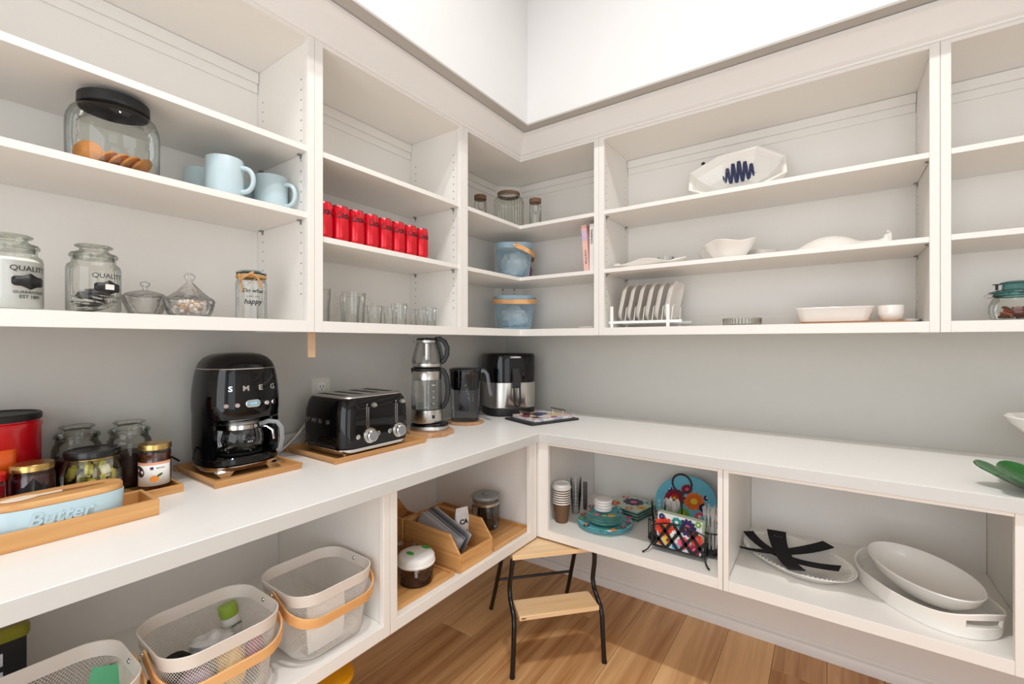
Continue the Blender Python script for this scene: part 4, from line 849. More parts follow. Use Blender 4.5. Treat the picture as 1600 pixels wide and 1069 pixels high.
# feet and chrome skirt
g = G(); g.loft([cm_ring(0.196,0.196,0.014), cm_ring(0.206,0.206,0.016), cm_ring(0.206,0.206,0.028), cm_ring(0.198,0.198,0.030)]); g.obj('chrome_skirt', chrome, t)
for sx in (-1, 1):
    for yf in (-0.078, 0.078):
        g = G(); g.loft([[(sx*x_, yf+y_, 0) for x_, y_ in ((0.055,-0.012),(0.078,-0.012),(0.078,0.010),(0.055,0.010))][::sx], [(sx*x_, yf+y_, 0.016) for x_, y_ in ((0.045,-0.018),(0.092,-0.018),(0.092,0.015),(0.045,0.015))][::sx]]); g.obj('foot', chrome, t)
g = G(); g.loft([cm_ring(0.204,0.204,0.0302), cm_ring(0.212,0.212,0.033), cm_ring(0.212,0.212,0.048), cm_ring(0.206,0.206,0.052)]); g.obj('base', blk, t)
G().lathe([(0.001,0.0),(0.062,0.0),(0.064,0.003),(0.060,0.005),(0.001,0.005)], 40).obj('warming_plate', blkm, t, loc=(0, -0.022, 0.0525))
# rear column with wrap-round sides
def col_poly(z, s_=1.0):
    p = sell(0.106*s_, 0.106*s_, 2.8, 56, z); out = []
    for (x_, y_, _) in p:
        out.append((x_, y_ if y_ > -0.050 else -0.050, z))
    return out
def csec(z, k_=1.0):
    """C-shaped section open to the front, holding the carafe"""
    o = []; n = 30
    for i in range(n+1):
        a = radians(-38)+radians(256)*i/n; c, s_ = cos(a), sin(a)
        o.append((0.106*k_*math.copysign(abs(c)**0.714, c), 0.106*k_*math.copysign(abs(s_)**0.714, s_), z))
    for i in range(n, -1, -1):
        a = radians(-34)+radians(248)*i/n; c, s_ = cos(a), sin(a)
        o.append((0.086*math.copysign(abs(c)**0.8, c), -0.012+0.070*math.copysign(abs(s_)**0.8, s_) if s_ < 0 else -0.012+0.060*s_**0.8, z))
    return o
G().loft([csec(0.050), csec(0.075, 1.01), csec(0.120, 1.015), csec(0.176, 1.015)]).obj('column', blk, t)
hd = []
for w_, d_, z in ((0.190,0.190,0.158),(0.212,0.208,0.163),(0.218,0.216,0.185),(0.219,0.218,0.215),(0.215,0.214,0.250),(0.206,0.206,0.285),(0.197,0.198,0.308)): hd.append(cm_ring(w_, d_, z))
G().loft(hd).obj('head', blk, t)
G().loft([cm_ring(0.198,0.199,0.3082), cm_ring(0.1995,0.2005,0.3095), cm_ring(0.198,0.199,0.3110)]).obj('chrome_ring', chrome, t)
G().loft([cm_ring(0.195,0.196,0.3112), cm_ring(0.184,0.186,0.326), cm_ring(0.160,0.164,0.341), cm_ring(0.125,0.130,0.351), cm_ring(0.080,0.085,0.3555), cm_ring(0.02,0.02,0.357)]).obj('lid', blk, t)
def head_pt(xl, wd, off=0.0006):
    """front surface point of the head at local x"""
    a = wd/2; u = min(0.999, abs(xl)/a); y = -(wd-0.002)/2*(1-u**2.8)**(1/2.8); return y-off
for ch, xl in (('S', -0.058), ('M', -0.019), ('E', 0.022), ('G', 0.060)):
    y = head_pt(xl, 0.2135); y2 = head_pt(xl+0.001, 0.2135); ang = math.atan2(y2-y, 0.001)
    G().text(ch, 0.021, Matrix.Translation((xl, y, 0.252)) @ Matrix.Rotation(ang, 4, 'Z') @ Matrix.Rotation(pi/2-0.10, 4, 'X'), 0.003, sx=1.15, bold=0.0005).obj('chrome_letter', chrome, t, smooth=False)
for xl in (-0.068, -0.042, 0.040, 0.064):
    y = head_pt(xl, 0.2185); y2 = head_pt(xl+0.001, 0.2185); ang = math.atan2(y2-y, 0.001)
    G().lathe([(0.0005,0.004),(0.006,0.004),(0.0075,0.002),(0.0078,-0.002)], 18).obj('button', chrome, t, loc=(xl, y+0.001, 0.205), rot=(pi/2, 0, ang))
y = head_pt(0, 0.2185)
dsp = G().loft([rrect(0.042,0.021,0.0100,-0.006,6), rrect(0.042,0.021,0.0100,0.001,6), rrect(0.038,0.017,0.008,0.002,6)]).obj('display', chrome, t, loc=(0.0, y-0.0006, 0.207), rot=(pi/2-0.03, 0, 0))
G().loft([rrect(0.033,0.013,0.0063,0.0021,6), rrect(0.033,0.013,0.0063,0.0024,6)]).obj('display_window', mat('lcd_blue', (120,170,190), 0.15), dsp)
G().text('12:00', 0.009, Matrix.Translation((0,0,0.0026)), 0.0002).obj('digits', whink, dsp, smooth=False)
# carafe
cf = t
t2 = thing('glass_carafe', 'empty glass carafe inside the black coffee maker', 'carafe', (0.140+0.022, -1.618, TB+0.058), L90)
G().lathe([(0.001,0.001),(0.050,0.001),(0.061,0.006),(0.0675,0.020),(0.0685,0.036),(0.066,0.056),(0.059,0.070)], 48).obj('glass_body', gls, t2)
G().lathe([(0.0585,0.068),(0.0610,0.070),(0.0610,0.082),(0.0585,0.084)], 48).obj('steel_band', chrome, t2)
G().lathe([(0.0005,0.098),(0.040,0.098),(0.056,0.094),(0.0595,0.0855),(0.0585,0.0845),(0.0005,0.0845)], 40).obj('lid', steel, t2)
G().text('8 6 4', 0.007, frontM(0, -0.0690, 0.034)).obj('fill_marks', whink, t2, smooth=False)
hdl = [(0.034,-0.054,0.080),(0.050,-0.078,0.089),(0.066,-0.098,0.086),(0.074,-0.108,0.068),(0.075,-0.109,0.036),(0.072,-0.104,0.006),(0.066,-0.098,-0.004)]
G().sweep(hdl, [(-0.007,-0.004),(0.007,-0.004),(0.007,0.004),(-0.007,0.004)], up=(0,1,0)).obj('handle', grey_m, t2, bevel=0.003)
G().tube([(0.036,-0.054,0.074),(0.048,-0.072,0.072),(0.058,-0.084,0.060),(0.060,-0.088,0.034)], 0.004, 8).obj('handle_stay', chrome, t2)

# ---- toaster
t = thing('toaster', 'gloss black four-slot retro toaster with two chrome dials', 'toaster', (0.208, -1.228, TB), L90)
W_, D_ = 0.300, 0.258
def tr(w, d, r, z): return rrect(w, d, r, z, 8)
G().loft([tr(W_-0.014,D_-0.014,0.045,0.012), tr(W_-0.004,D_-0.004,0.05,0.014), tr(W_-0.004,D_-0.004,0.05,0.026), tr(W_-0.010,D_-0.010,0.048,0.028)]).obj('chrome_skirt', chrome, t)
for sx in (-1, 1):
    for sy in (-1, 1): G().loft([[(x, y, 0) for x, y, z in rrect(0.030,0.024,0.004,0,3)], [(x, y, 0.014) for x, y, z in rrect(0.046,0.034,0.006,0,3)]]).obj('foot', chrome, t, loc=(sx*0.112, sy*0.094, 0))
bd = [tr(W_-0.008,D_-0.008,0.05,0.0285), tr(W_,D_,0.052,0.033), tr(W_+0.004,D_+0.002,0.052,0.09), tr(W_-0.002,D_-0.002,0.052,0.150), tr(W_-0.016,D_-0.014,0.050,0.180), tr(W_-0.034,D_-0.030,0.046,0.196)]
G().loft(bd).obj('body', blk, t)
tp = G().loft([tr(W_-0.032,D_-0.028,0.046,0.1962), tr(W_-0.036,D_-0.032,0.045,0.2000), tr(W_-0.050,D_-0.046,0.042,0.2025)]).obj('top_plate', steel, t)
for x in (-0.099, -0.036, 0.030, 0.093):
    G().loft([rrect(0.026,0.150,0.006,0.2027,3), rrect(0.026,0.150,0.006,0.2033,3)]).obj('slot', blkr, tp, loc=(x, 0.005, 0))
    g = G(); [g.tube([(x+q, -0.068, 0.2036), (x+q, 0.078, 0.2036)], 0.0008, 5) for q in (-0.006, 0.006)]; g.obj('guide_wires', steel, tp)
fy = -D_/2-0.001
for i, x in enumerate((-0.054, 0.072)):
    fr = G().loft([rrect(0.0095,0.082,0.0045,-0.003,4), rrect(0.0095,0.082,0.0045,0.002,4)]).obj('lever_track', chrome, t, loc=(x, fy, 0.133), rot=(pi/2, 0, 0))
    G().loft([rrect(0.0055,0.078,0.0026,0.0021,4), rrect(0.0055,0.078,0.0026,0.0025,4)]).obj('track_slot', blkr, fr)
    G().lathe([(0.0005,0.013),(0.007,0.012),(0.010,0.006),(0.009,0),(0.004,-0.001),(0.004,-0.010)], 20).obj('lever_knob', chrome, t, loc=(x+0.016, fy-0.011, 0.170), rot=(pi/2, 0, 0))
    dx = (-0.042, 0.084)[i]
    d1 = G().lathe([(0.0005,0.003),(0.026,0.003),(0.0275,0.001),(0.0275,-0.004)], 36).obj('dial_ring', chrome, t, loc=(dx, fy-0.001, 0.064), rot=(pi/2, 0, 0))
    G().lathe([(0.021,0.003),(0.0215,0.016),(0.019,0.019),(0.0005,0.0195)], 32).obj('dial', chrome, d1)
    G().lathe([(0.0165,0.0192),(0.016,0.0200),(0.0005,0.0202)], 28).obj('dial_face', grey_m, d1)
for x in (-0.092, -0.008, 0.042):
    G().lathe([(0.0005,0.004),(0.006,0.004),(0.0085,0.002),(0.0085,-0.003)], 18).obj('button', chrome, t, loc=(x, fy-0.001, 0.066), rot=(pi/2, 0, 0))
for ch, yl in (('S', 0.074), ('M', 0.036), ('E', -0.002), ('G', -0.046)):
    G().text(ch, 0.019, frontM(-W_/2-0.0030, yl, 0.116, '-x'), 0.003, sx=1.1, bold=0.0005).obj('chrome_letter', chrome, t, smooth=False)
# ---- cords and power strip between coffee maker and toaster
t = thing('power_strip', 'grey white power strip with a red switch left of the toaster', 'power strip', (0.019, -1.372, C0+0.029), L90, rot=(radians(90), 0, L90))
G().loft([rrect(0.125,0.050,0.020,-0.010), rrect(0.135,0.058,0.024,-0.004), rrect(0.135,0.058,0.024,0.008), rrect(0.120,0.046,0.018,0.014)]).obj('body', mat('pale_grey_plastic', (196,194,190), 0.4), t)
G().box(-0.009, 0.009, -0.010, 0.010, 0.012, 0.017).obj('red_switch', mat('red_switch', (170,40,34), 0.3), t, loc=(0.050, -0.012, 0))
tag(G().tube([(0.076,-1.310,1.062),(0.064,-1.322,1.04),(0.052,-1.345,0.995),(0.048,-1.378,0.958),(0.050,-1.415,0.930),(0.062,-1.448,0.9175),(0.048,-1.468,0.9165),(0.026,-1.462,0.9165),(0.019,-1.448,0.928)], 0.0042, 8).obj('appliance_cord', mat('white_cable', (232,226,214), 0.4)), 'thick white cord looping from the toaster to the power strip', 'cord')
tag(G().tube([(0.030,-1.730,0.945),(0.022,-1.765,0.975),(0.012,-1.810,0.962),(0.010,-1.850,0.925),(0.010,-1.865,0.9145)], 0.0028, 8).obj('power_cord', blkr), 'x', 'x'); pc = bpy.data.objects['power_cord']; del pc['label'], pc['category']; pc.parent = bpy.data.objects['coffee_maker']; pc.matrix_parent_inverse = (Matrix.Translation((0.140, -1.618, TB)) @ Matrix.Rotation(L90, 4, 'Z')).inverted()

# ---- kettle with teapot on a wooden trivet
def trivet(lab, loc, w, d, rz, h=0.018, c=0.028):
    p = [(-w/2+c,-d/2),(w/2-c,-d/2),(w/2,-d/2+c),(w/2,d/2-c),(w/2-c,d/2),(-w/2+c,d/2),(-w/2,d/2-c),(-w/2,-d/2+c)]
    return tag(G().prism(p, 0, h).obj('wooden_trivet', acac, bevel=0.002), lab, 'trivet', 'wooden trivets', loc=loc, rz=rz)
trivet('octagonal wooden trivet under the glass kettle', (0.235, -0.880, C0), 0.185, 0.185, radians(15), 0.018, 0.05)
trivet('octagonal wooden trivet under the smoky water pitcher', (0.190, -0.600, C0), 0.170, 0.150, radians(20), 0.013, 0.045)
KX, KY, KZ = 0.205, -0.872, C0+0.0185
t = thing('electric_kettle', 'glass electric kettle with brushed steel bands', 'kettle', (KX, KY, KZ), RM)
G().loft([sell(0.080,0.072,3,40,0,0.012,0), sell(0.082,0.074,3,40,0.003,0.012,0), sell(0.081,0.073,3,40,0.016,0.012,0), sell(0.078,0.070,3,40,0.018,0.012,0)]).obj('power_base', steel, t)
G().loft([sell(0.079,0.071,3,40,0.0182,0.012,0), sell(0.077,0.069,3,40,0.024,0.012,0), sell(0.066,0.064,2.4,40,0.027,0.004,0)]).obj('base_top', blk, t)
G().lathe([(0.060,0.028),(0.0655,0.030),(0.0665,0.033),(0.0665,0.085),(0.064,0.087),(0.0005,0.088)], 48).obj('lower_band', steelv, t)
G().lathe([(0.0645,0.087),(0.0670,0.092),(0.0670,0.100),(0.0660,0.130),(0.062,0.215)], 48).obj('glass_body', gls, t)
tag(G().lathe([(0.0005,0.0005),(0.064,0.0005),(0.0648,0.016),(0.0005,0.018)], 40).obj('water', glass('water', (240,246,247), (170,184,188), base=0.10)), 'shallow water in the bottom of the glass kettle', 'water', loc=(KX, KY, KZ+0.0885))['kind'] = 'stuff'
G().lathe([(0.0615,0.212),(0.0640,0.214),(0.0625,0.246),(0.060,0.250)], 48).obj('upper_band', steelv, t)
G().lathe([(0.0600,0.2505),(0.0615,0.252),(0.0615,0.262),(0.057,0.265),(0.0005,0.265)], 48).obj('collar', blkm, t)
G().loft([[(-0.052,-0.018,0.262),(-0.052,0.018,0.262),(-0.060,0.010,0.225),(-0.060,-0.010,0.225)],[(-0.068,-0.012,0.263),(-0.068,0.012,0.263),(-0.064,0.007,0.236),(-0.064,-0.007,0.236)]]).obj('spout', blkm, t, bevel=0.002)
G().sweep([(0.058,0,0.258),(0.072,0,0.252),(0.086,0,0.225),(0.092,0,0.185),(0.092,0,0.150),(0.086,0,0.118),(0.074,0,0.098),(0.064,0,0.090)], [(-0.010,-0.005),(0.010,-0.005),(0.010,0.005),(-0.010,0.005)], up=(0,1,0)).obj('handle', hblk, t, bevel=0.003)
g = G()
for k_, tx in enumerate(('MAX', '1.5', '1.0', '0.5')): g.text(tx, 0.0075, Matrix(), 0.0003, (0.0668, -0.95, 0.192-k_*0.026))
g.obj('level_marks', whink, t, smooth=False)
G().box(-0.006, 0.006, -0.0005, 0.0005, -0.007, 0.007).obj('badge', blkm, t, loc=(0.0667*cos(-0.95), 0.0667*sin(-0.95), 0.058), rot=(0, 0, -0.95+pi/2))
t = thing('glass_teapot', 'tapered glass teapot with black handle stacked on the kettle', 'teapot', (KX, KY, KZ+0.2655), RM)
G().lathe([(0.0005,0.001),(0.055,0.001),(0.063,0.004),(0.0645,0.010),(0.0635,0.018)], 48).obj('steel_base', steel, t)
G().lathe([(0.0640,0.018),(0.0638,0.030),(0.060,0.055),(0.052,0.082),(0.043,0.108)], 48).obj('glass_body', gls, t)
G().lathe([(0.043,0.106),(0.0455,0.108),(0.0455,0.118),(0.043,0.120)], 40).obj('steel_rim', steel, t)
G().lathe([(0.0455,0.1205),(0.046,0.124),(0.040,0.128),(0.012,0.1295),(0.0005,0.130)], 40).obj('lid', blk, t)
G().lathe([(0.0005,0.030),(0.017,0.030),(0.018,0.034),(0.018,0.105)], 24).obj('infuser', steel, t)
G().loft([[(-0.038,-0.014,0.118),(-0.038,0.014,0.118),(-0.045,0.009,0.098),(-0.045,-0.009,0.098)],[(-0.060,-0.009,0.118),(-0.060,0.009,0.118),(-0.056,0.005,0.103),(-0.056,-0.005,0.103)]]).obj('spout', gls, t)
g = G(); g.sweep([(0.036,0,0.122),(0.055,0,0.126),(0.078,0,0.112),(0.090,0,0.085),(0.088,0,0.055),(0.076,0,0.030),(0.062,0,0.020)], [(-0.010,-0.0055),(0.010,-0.0055),(0.010,0.0055),(-0.010,0.0055)], up=(0,1,0)).obj('handle', hblk, t, bevel=0.003)
G().sweep([(0.040,0,0.120),(0.052,0,0.100),(0.060,0,0.070),(0.066,0,0.040),(0.064,0,0.020)], [(-0.008,-0.0025),(0.008,-0.0025),(0.008,0.0025),(-0.008,0.0025)], up=(0,1,0)).obj('handle_stay', hblk, t)
# ---- pitcher
t = thing('water_pitcher', 'smoky grey filter water pitcher with a clear grey handle', 'pitcher', (0.190, -0.600, C0+0.0135), RM)
def pr(w, d, z, x=0.0): return sell(w, d, 3.4, 44, z, x, 0)
G().loft([pr(0.062,0.050,0.001), pr(0.066,0.053,0.005), pr(0.070,0.056,0.10), pr(0.074,0.059,0.235), pr(0.076,0.061,0.244)], True, False).obj('body', smoke, t)
G().loft([pr(0.058,0.046,0.150), pr(0.066,0.052,0.158), pr(0.070,0.055,0.240)], True, False).obj('reservoir', glass('dark_reservoir', (70,76,88), (14,16,22), opac=0.25, body=(20,22,28)), t)
G().loft([pr(0.020,0.020,0.045,-0.006), pr(0.024,0.024,0.050,-0.006), pr(0.026,0.026,0.150,-0.006)]).obj('filter_cartridge', mat('navy_filter', (34,40,56), 0.35), t)
G().loft([pr(0.077,0.062,0.2445), pr(0.078,0.063,0.249), pr(0.070,0.056,0.255), pr(0.045,0.036,0.258)]).obj('lid', mat('dark_navy_plastic', (26,30,40), 0.2, coat=0.4), t)
G().sweep([(0.074,0,0.240),(0.092,0,0.240),(0.106,0,0.224),(0.114,0,0.180),(0.120,0,0.140),(0.126,0,0.118)], [(-0.010,-0.006),(0.010,-0.006),(0.010,0.006),(-0.010,0.006)], up=(0,1,0)).obj('handle', glass('smoky_handle', (176,180,188), (88,92,100), 0.7, base=0.04), t, bevel=0.003)
# ---- air fryer
t = thing('air_fryer', 'black and brushed steel air fryer in the corner', 'air fryer', (0.180, -0.226, C0), radians(52))
def af(r, z, e=3.0): return sell(r, r*0.96, e, 64, z)
G().loft([af(0.128,0), af(0.136,0.006), af(0.138,0.030), af(0.136,0.044)]).obj('base', blkm, t)
G().loft([af(0.1375,0.0445), af(0.1395,0.047), af(0.1395,0.178), af(0.1375,0.180)]).obj('steel_band', steelv, t)
G().loft([af(0.136,0.1805), af(0.1395,0.183), af(0.1400,0.21), af(0.1400,0.318), af(0.136,0.329), af(0.128,0.334), af(0.05,0.3355)]).obj('head', blk, t)
fy = -0.1340
h_ = G(); h_.loft([[(-0.020,fy-0.0005,0.256),(0.020,fy-0.0005,0.256),(0.020,fy-0.006,0.256),(-0.020,fy-0.006,0.256)],[(-0.022,fy-0.0005,0.200),(0.022,fy-0.0005,0.200),(0.022,fy-0.030,0.206),(-0.022,fy-0.030,0.206)],[(-0.020,fy-0.0005,0.150),(0.020,fy-0.0005,0.150),(0.020,fy-0.034,0.158),(-0.020,fy-0.034,0.158)]]); h_.obj('handle_mount', blkm, t, bevel=0.004)
G().tube([(-0.016,fy-0.026,0.160),(-0.016,fy-0.032,0.110),(-0.016,fy-0.032,0.076),(-0.010,fy-0.032,0.062),(0.0,fy-0.032,0.058),(0.010,fy-0.032,0.062),(0.016,fy-0.032,0.076),(0.016,fy-0.032,0.110),(0.016,fy-0.026,0.160)], 0.0050, 10).obj('handle', blkm, t)
G().text('CHEFMAN', 0.0125, frontM(0.0, -0.1346, 0.313), 0.0008, bold=0.0003).obj('lettering', whink, t, smooth=False)
G().lathe([(0.0005,0.001),(0.002,0.001),(0.0025,0)], 12).obj('indicator_light', mat('red_dot', (200,60,50), 0.3), t, loc=(0.046, -0.1340, 0.222), rot=(pi/2, 0, 0))
# ---- black mat with printed serving tray
t = thing('serving_mat', 'thin black slate mat on the counter corner', 'mat', (0.4455, -0.3040, C0), radians(-20.3))
G().loft([rrect(0.234,0.302,0.010,0), rrect(0.238,0.306,0.012,0.003), rrect(0.234,0.302,0.010,0.008)]).obj('slab', mat('slate', (32,34,36), 0.55, var=0.15, scale=80, bump=0.3), t)
t = thing('printed_tray', 'glossy printed tray with two metal handles on the black mat', 'tray', (0.440, -0.290, C0+0.0085), radians(-20.3))
G().loft([rrect(0.192,0.240,0.004,0), rrect(0.192,0.240,0.004,0.013)]).obj('tray_body', patch('marbled_edge', [(236,234,236),(228,214,214),(240,240,240),(180,188,206)], 30), t)
G().loft([rrect(0.191,0.239,0.004,0.0131), rrect(0.191,0.239,0.004,0.0140)]).obj('printed_top', patch('collage_print', [(238,234,232),(34,48,104),(232,190,176),(220,224,232),(160,40,70),(240,238,236),(20,24,40),(236,206,160)], 17, 0.2, seed=4), t)
for sy in (-1, 1):
    hb = G(); hb.tube([(-0.055, sy*0.104, 0.034), (0.055, sy*0.104, 0.034)], 0.004, 10); hb = hb.obj('handle', mat('antique_bronze', (140,124,100), 0.3, 0.9), t)
    for sx in (-1, 1): G().cyl(0.003, 0.0141, 0.034, (sx*0.042, sy*0.104), 10).obj('handle_post', chrome, hb)
# ---- right end of the counter
t = thing('footed_bowl', 'white footed bowl on the counter, cut by the right edge', 'bowl', (2.215, -0.250, C0), 0)
G().lathe([(0.0005,0.002),(0.055,0),(0.060,0.004),(0.030,0.018),(0.018,0.040),(0.020,0.070),(0.045,0.092),(0.085,0.115),(0.115,0.145),(0.128,0.166),(0.125,0.169),(0.110,0.148),(0.080,0.121),(0.040,0.100),(0.0005,0.096)], 56).obj('bowl_body', cer, t)
g = G(); n = 72; rings = []
def lf(s_, z, wv): return [((0.150*s_*cos(q))*(1+0.13*cos(7*q)*s_), (0.105*s_*sin(q))*(1+0.13*cos(7*q)*s_), max(0.002, z*0.85+wv*cos(7*q+0.6)+wv*0.6*sin(3*q))) for q in [2*pi*i/n for i in range(n)]]
g.loft([lf(0.30,0.002,0), lf(0.55,0.012,0.002), lf(0.80,0.036,0.006), lf(1.0,0.058,0.010), lf(0.985,0.061,0.010), lf(0.78,0.040,0.006), lf(0.50,0.017,0.002), lf(0.28,0.007,0)])
tag(g.obj('leaf_bowl', greeng, ang=60), 'green glass leaf-shaped bowl at the counter edge, far right', 'bowl', loc=(2.128, -0.492, C0), rz=radians(25))

# ================================================================ LOWER SHELVES, LEFT
D0 = LZ+LD+0.0008
gw = 'white mesh baskets under the counter'
b1 = mesh_basket('white mesh basket with wooden handle, right of the three, nearest the divider', (0.480, -1.554, D0), L90, bask, gw)
dup(b1, (0.482, -1.819, D0), L90, 'white mesh basket with wooden handle, middle of the three, full of packets')
dup(b1, (0.484, -2.084, D0), L90, 'white mesh basket with wooden handle, left of the three, cut by the bottom edge')
tag(G().blob((0,0,0), (0.040,0.050,0.045), 4, 0.22, 1.4, 12).obj('black_pouch', mat('black_fabric', (16,17,20), 0.85)), 'black fabric pouch in the middle mesh basket', 'pouch', loc=(0.455, -1.885, D0+0.075), rz=0.4)
t = thing('cream_tube', 'white squeeze tube with a green cap in the middle mesh basket', 'tube', (0.400, -1.728, D0+0.045), 0, rot=(radians(10), radians(-8), 0))
G().loft([sell(0.006,0.024,2,24,0), sell(0.012,0.023,2,24,0.02), sell(0.019,0.021,2,24,0.06), sell(0.020,0.020,2,24,0.074)]).obj('body', white_p, t)
G().cyl(0.021, 0.0742, 0.104, n=28, bev=0.002).obj('cap', mat('lime_cap', (146,178,64), 0.35), t)
G().text('CREAM', 0.009, frontM(0.0195, 0, 0.052, '+x'), 0.0003, bold=0.0002).obj('lettering', mat('green_print', (60,110,60), 0.5), t, smooth=False)
tag(G().blob((0,0,0), (0.035,0.045,0.030), 12, 0.35, 2.4, 10).obj('clear_bag', bagc), 'crumpled clear bag beside the cream tube in the middle basket', 'bag', loc=(0.435, -1.800, D0+0.090))
pk_ = [((0.515,-1.792,D0+0.062),(0.036,0.030,0.056),(230,184,92),'amber yellow packet against the front of the middle mesh basket'), ((0.514,-1.862,D0+0.058),(0.028,0.038,0.045),(168,150,176),'mauve packet low in the front left of the middle mesh basket'), ((0.470,-1.745,D0+0.036),(0.022,0.024,0.030),(40,110,92),'teal packet at the bottom right of the middle mesh basket'),
       ((0.522,-1.742,D0+0.082),(0.016,0.020,0.040),(150,60,96),'magenta packet in the front right corner of the middle basket')]
for i, (c, d, col, lab) in enumerate(pk_):
    tag(G().blob((0,0,0), d, 30+i, 0.3, 1.8, 10).obj('food_packet', mat('packet_film', col, 0.35, var=0.2, scale=30)), lab, 'packet', 'packets in the middle basket', loc=c)
tag(G().loft([rrect(0.005,0.100,0.002,0), rrect(0.012,0.112,0.003,0.07), rrect(0.005,0.108,0.002,0.125)]).obj('paper_sachet', whitep), 'flat white paper bag inside the right mesh basket', 'bag', loc=(0.545, -1.570, D0+0.010))
bx = G().box(-0.034, 0.034, -0.026, 0.026, 0, 0.008).obj('green_box', mat('mint_card', (96,190,140), 0.4)); tag(bx, 'mint green carton standing in the left mesh basket', 'box', loc=(0.430, -1.985, D0+0.118)); bx.rotation_euler = (radians(52), radians(12), radians(70))
tag(G().blob((0,0,0), (0.030,0.034,0.012), 2, 0.15, 1.5, 10).obj('lime_packet', mat('olive_film', (128,146,50), 0.4, var=0.1)), 'olive green packet behind the mint carton in left basket', 'packet', loc=(0.395, -1.962, D0+0.112))
tag(G().blob((0,0,0), (0.060,0.070,0.035), 17, 0.3, 1.8, 12).obj('clear_bag', bagc), 'crumpled clear bag filling the bottom of the left basket', 'bag', loc=(0.470, -2.09, D0+0.052))
t = thing('food_carton', 'black carton with an olive lid at the far left of the shelf', 'carton', (0.155, -2.190, D0), 0)
G().box(-0.075, 0.075, -0.115, 0.115, 0, 0.186).obj('carton_body', mat('black_card', (18,18,18), 0.4), t, bevel=0.003)
G().loft([rrect(0.158,0.238,0.012,0.1862), rrect(0.162,0.242,0.014,0.192), rrect(0.162,0.242,0.014,0.206), rrect(0.150,0.230,0.012,0.212)]).obj('lid', mat('olive_plastic', (122,116,26), 0.4), t)
for k_, (cc, z) in enumerate((((196,200,206), 0.150), ((190,196,202), 0.112), ((206,150,60), 0.082), ((140,166,196), 0.045))):
    G().box(0.0752, 0.0758, -0.02, 0.080, z-0.012, z+0.014).obj('printed_panel', mat('print_panel', cc, 0.4, var=0.3, scale=60), t)
t = thing('storage_bin', 'black bin with a yellow lid on the floor beneath the baskets', 'bin', (0.32, -1.62, 0.001), L90)
G().loft([rrect(0.36,0.24,0.03,0), rrect(0.39,0.27,0.035,0.28)]).obj('bin_body', mat('black_plastic', (26,26,27), 0.5), t)
G().loft([rrect(0.415,0.295,0.05,0.2805), rrect(0.43,0.31,0.06,0.288), rrect(0.43,0.31,0.06,0.303), rrect(0.40,0.28,0.05,0.309)]).obj('lid', mat('yellow_plastic', (238,170,12), 0.35), t)

# ---- second bay: bamboo trays and bins
tray('bamboo_tray', 'bamboo tray under the herb chopper on the lower shelf', 0.060, 0.574, -1.365, -1.096, D0, 0.014, 0.008, bam, bamx)
tray('bamboo_tray', 'bamboo tray under the grey-lidded jar on the lower shelf', 0.060, 0.580, -0.876, -0.622, D0, 0.016, 0.008, bam, bamx)
def bin_(label, loc, rz, L=0.285, wd=0.188):
    t = thing('bamboo_bin', label, 'bin', loc, rz, 'angled bamboo bins'); w = 0.008; hh = 0.128; fh = 0.062
    for s_ in (-1, 1):
        x0 = s_*wd/2; x1 = x0-s_*w
        pr_ = [(-L/2,0),(L/2,0),(L/2,hh),(-L/2+0.052,hh),(-L/2,fh)]
        G().loft([[(x0, y, z) for y, z in pr_], [(x1, y, z) for y, z in pr_]]).obj('side', bamd if 0 else bam, t, bevel=0.0008)
    G().box(-wd/2+w, wd/2-w, -L/2, -L/2+w, 0, fh).obj('front', bamx, t, bevel=0.0008)
    G().box(-wd/2+w, wd/2-w, L/2-w, L/2, 0, hh).obj('back', bamx, t, bevel=0.0008)
    G().box(-wd/2+w, wd/2-w, -L/2+w, L/2-w, 0.004, 0.010).obj('base', bam, t); return t
bin_('open-fronted bamboo bin of grey packets facing out from the shelf', (0.440, -0.985, D0), L90)
bin_('bamboo bin turned sideways behind the one with grey packets', (0.190, -0.985, D0), pi, 0.20, 0.20)
pkm = [mat('grey_packet', (112,114,118), 0.35, var=0.08), mat('silver_packet', (168,166,168), 0.3, var=0.06), mat('slate_packet', (74,78,84), 0.35, var=0.08)]
for i, k_ in enumerate((1, 1, 1, 0, 2, 0, 1)):
    g = G(); g.loft([[(x, th, z) for x, z, _ in rrect(0.205-q, 0.074-q, 0.006)] for th, q in ((-0.0028, 0.006), (0, 0), (0.0028, 0.006))])
    o = tag(g.obj('drink_packet', pkm[k_]), ('silver', 'silver', 'silver', 'grey', 'slate grey', 'grey', 'silver')[i]+' flat packet, '+('first', 'second', 'third', 'fourth', 'fifth', 'sixth', 'seventh')[i]+' from the left in the bamboo bin', 'packet', 'flat packets in the bamboo bin')
    o.location = (0.428, -1.040+i*0.0115, D0+0.0880-(0.004 if i in (1, 2) else 0)); o.rotation_euler = (radians(-18), radians(20), 0)
g = G(); pts = []
g.loft([rrect(0.050,0.006,0.002,0), rrect(0.056,0.036,0.016,0.020), rrect(0.058,0.040,0.018,0.070), rrect(0.060,0.026,0.010,0.105), rrect(0.058,0.006,0.002,0.128), rrect(0.050,0.003,0.001,0.150)])
t = thing('snack_bag', 'crumpled white printed bag standing in the bamboo bin', 'bag', (0.455, -0.925, D0+0.0115), radians(70))
bg = g.obj('bag_body', mat('white_bag_film', (214,212,212), 0.35, var=0.08, scale=60, bump=0.6), t)
G().text('CA', 0.026, frontM(0, -0.0170, 0.098), 0.0003, bold=0.001).obj('lettering', ink, t, smooth=False)
G().text('CANDIED\nALMONDS', 0.0085, frontM(0, -0.0212, 0.060), 0.0003).obj('small_lettering', ink, t, smooth=False)
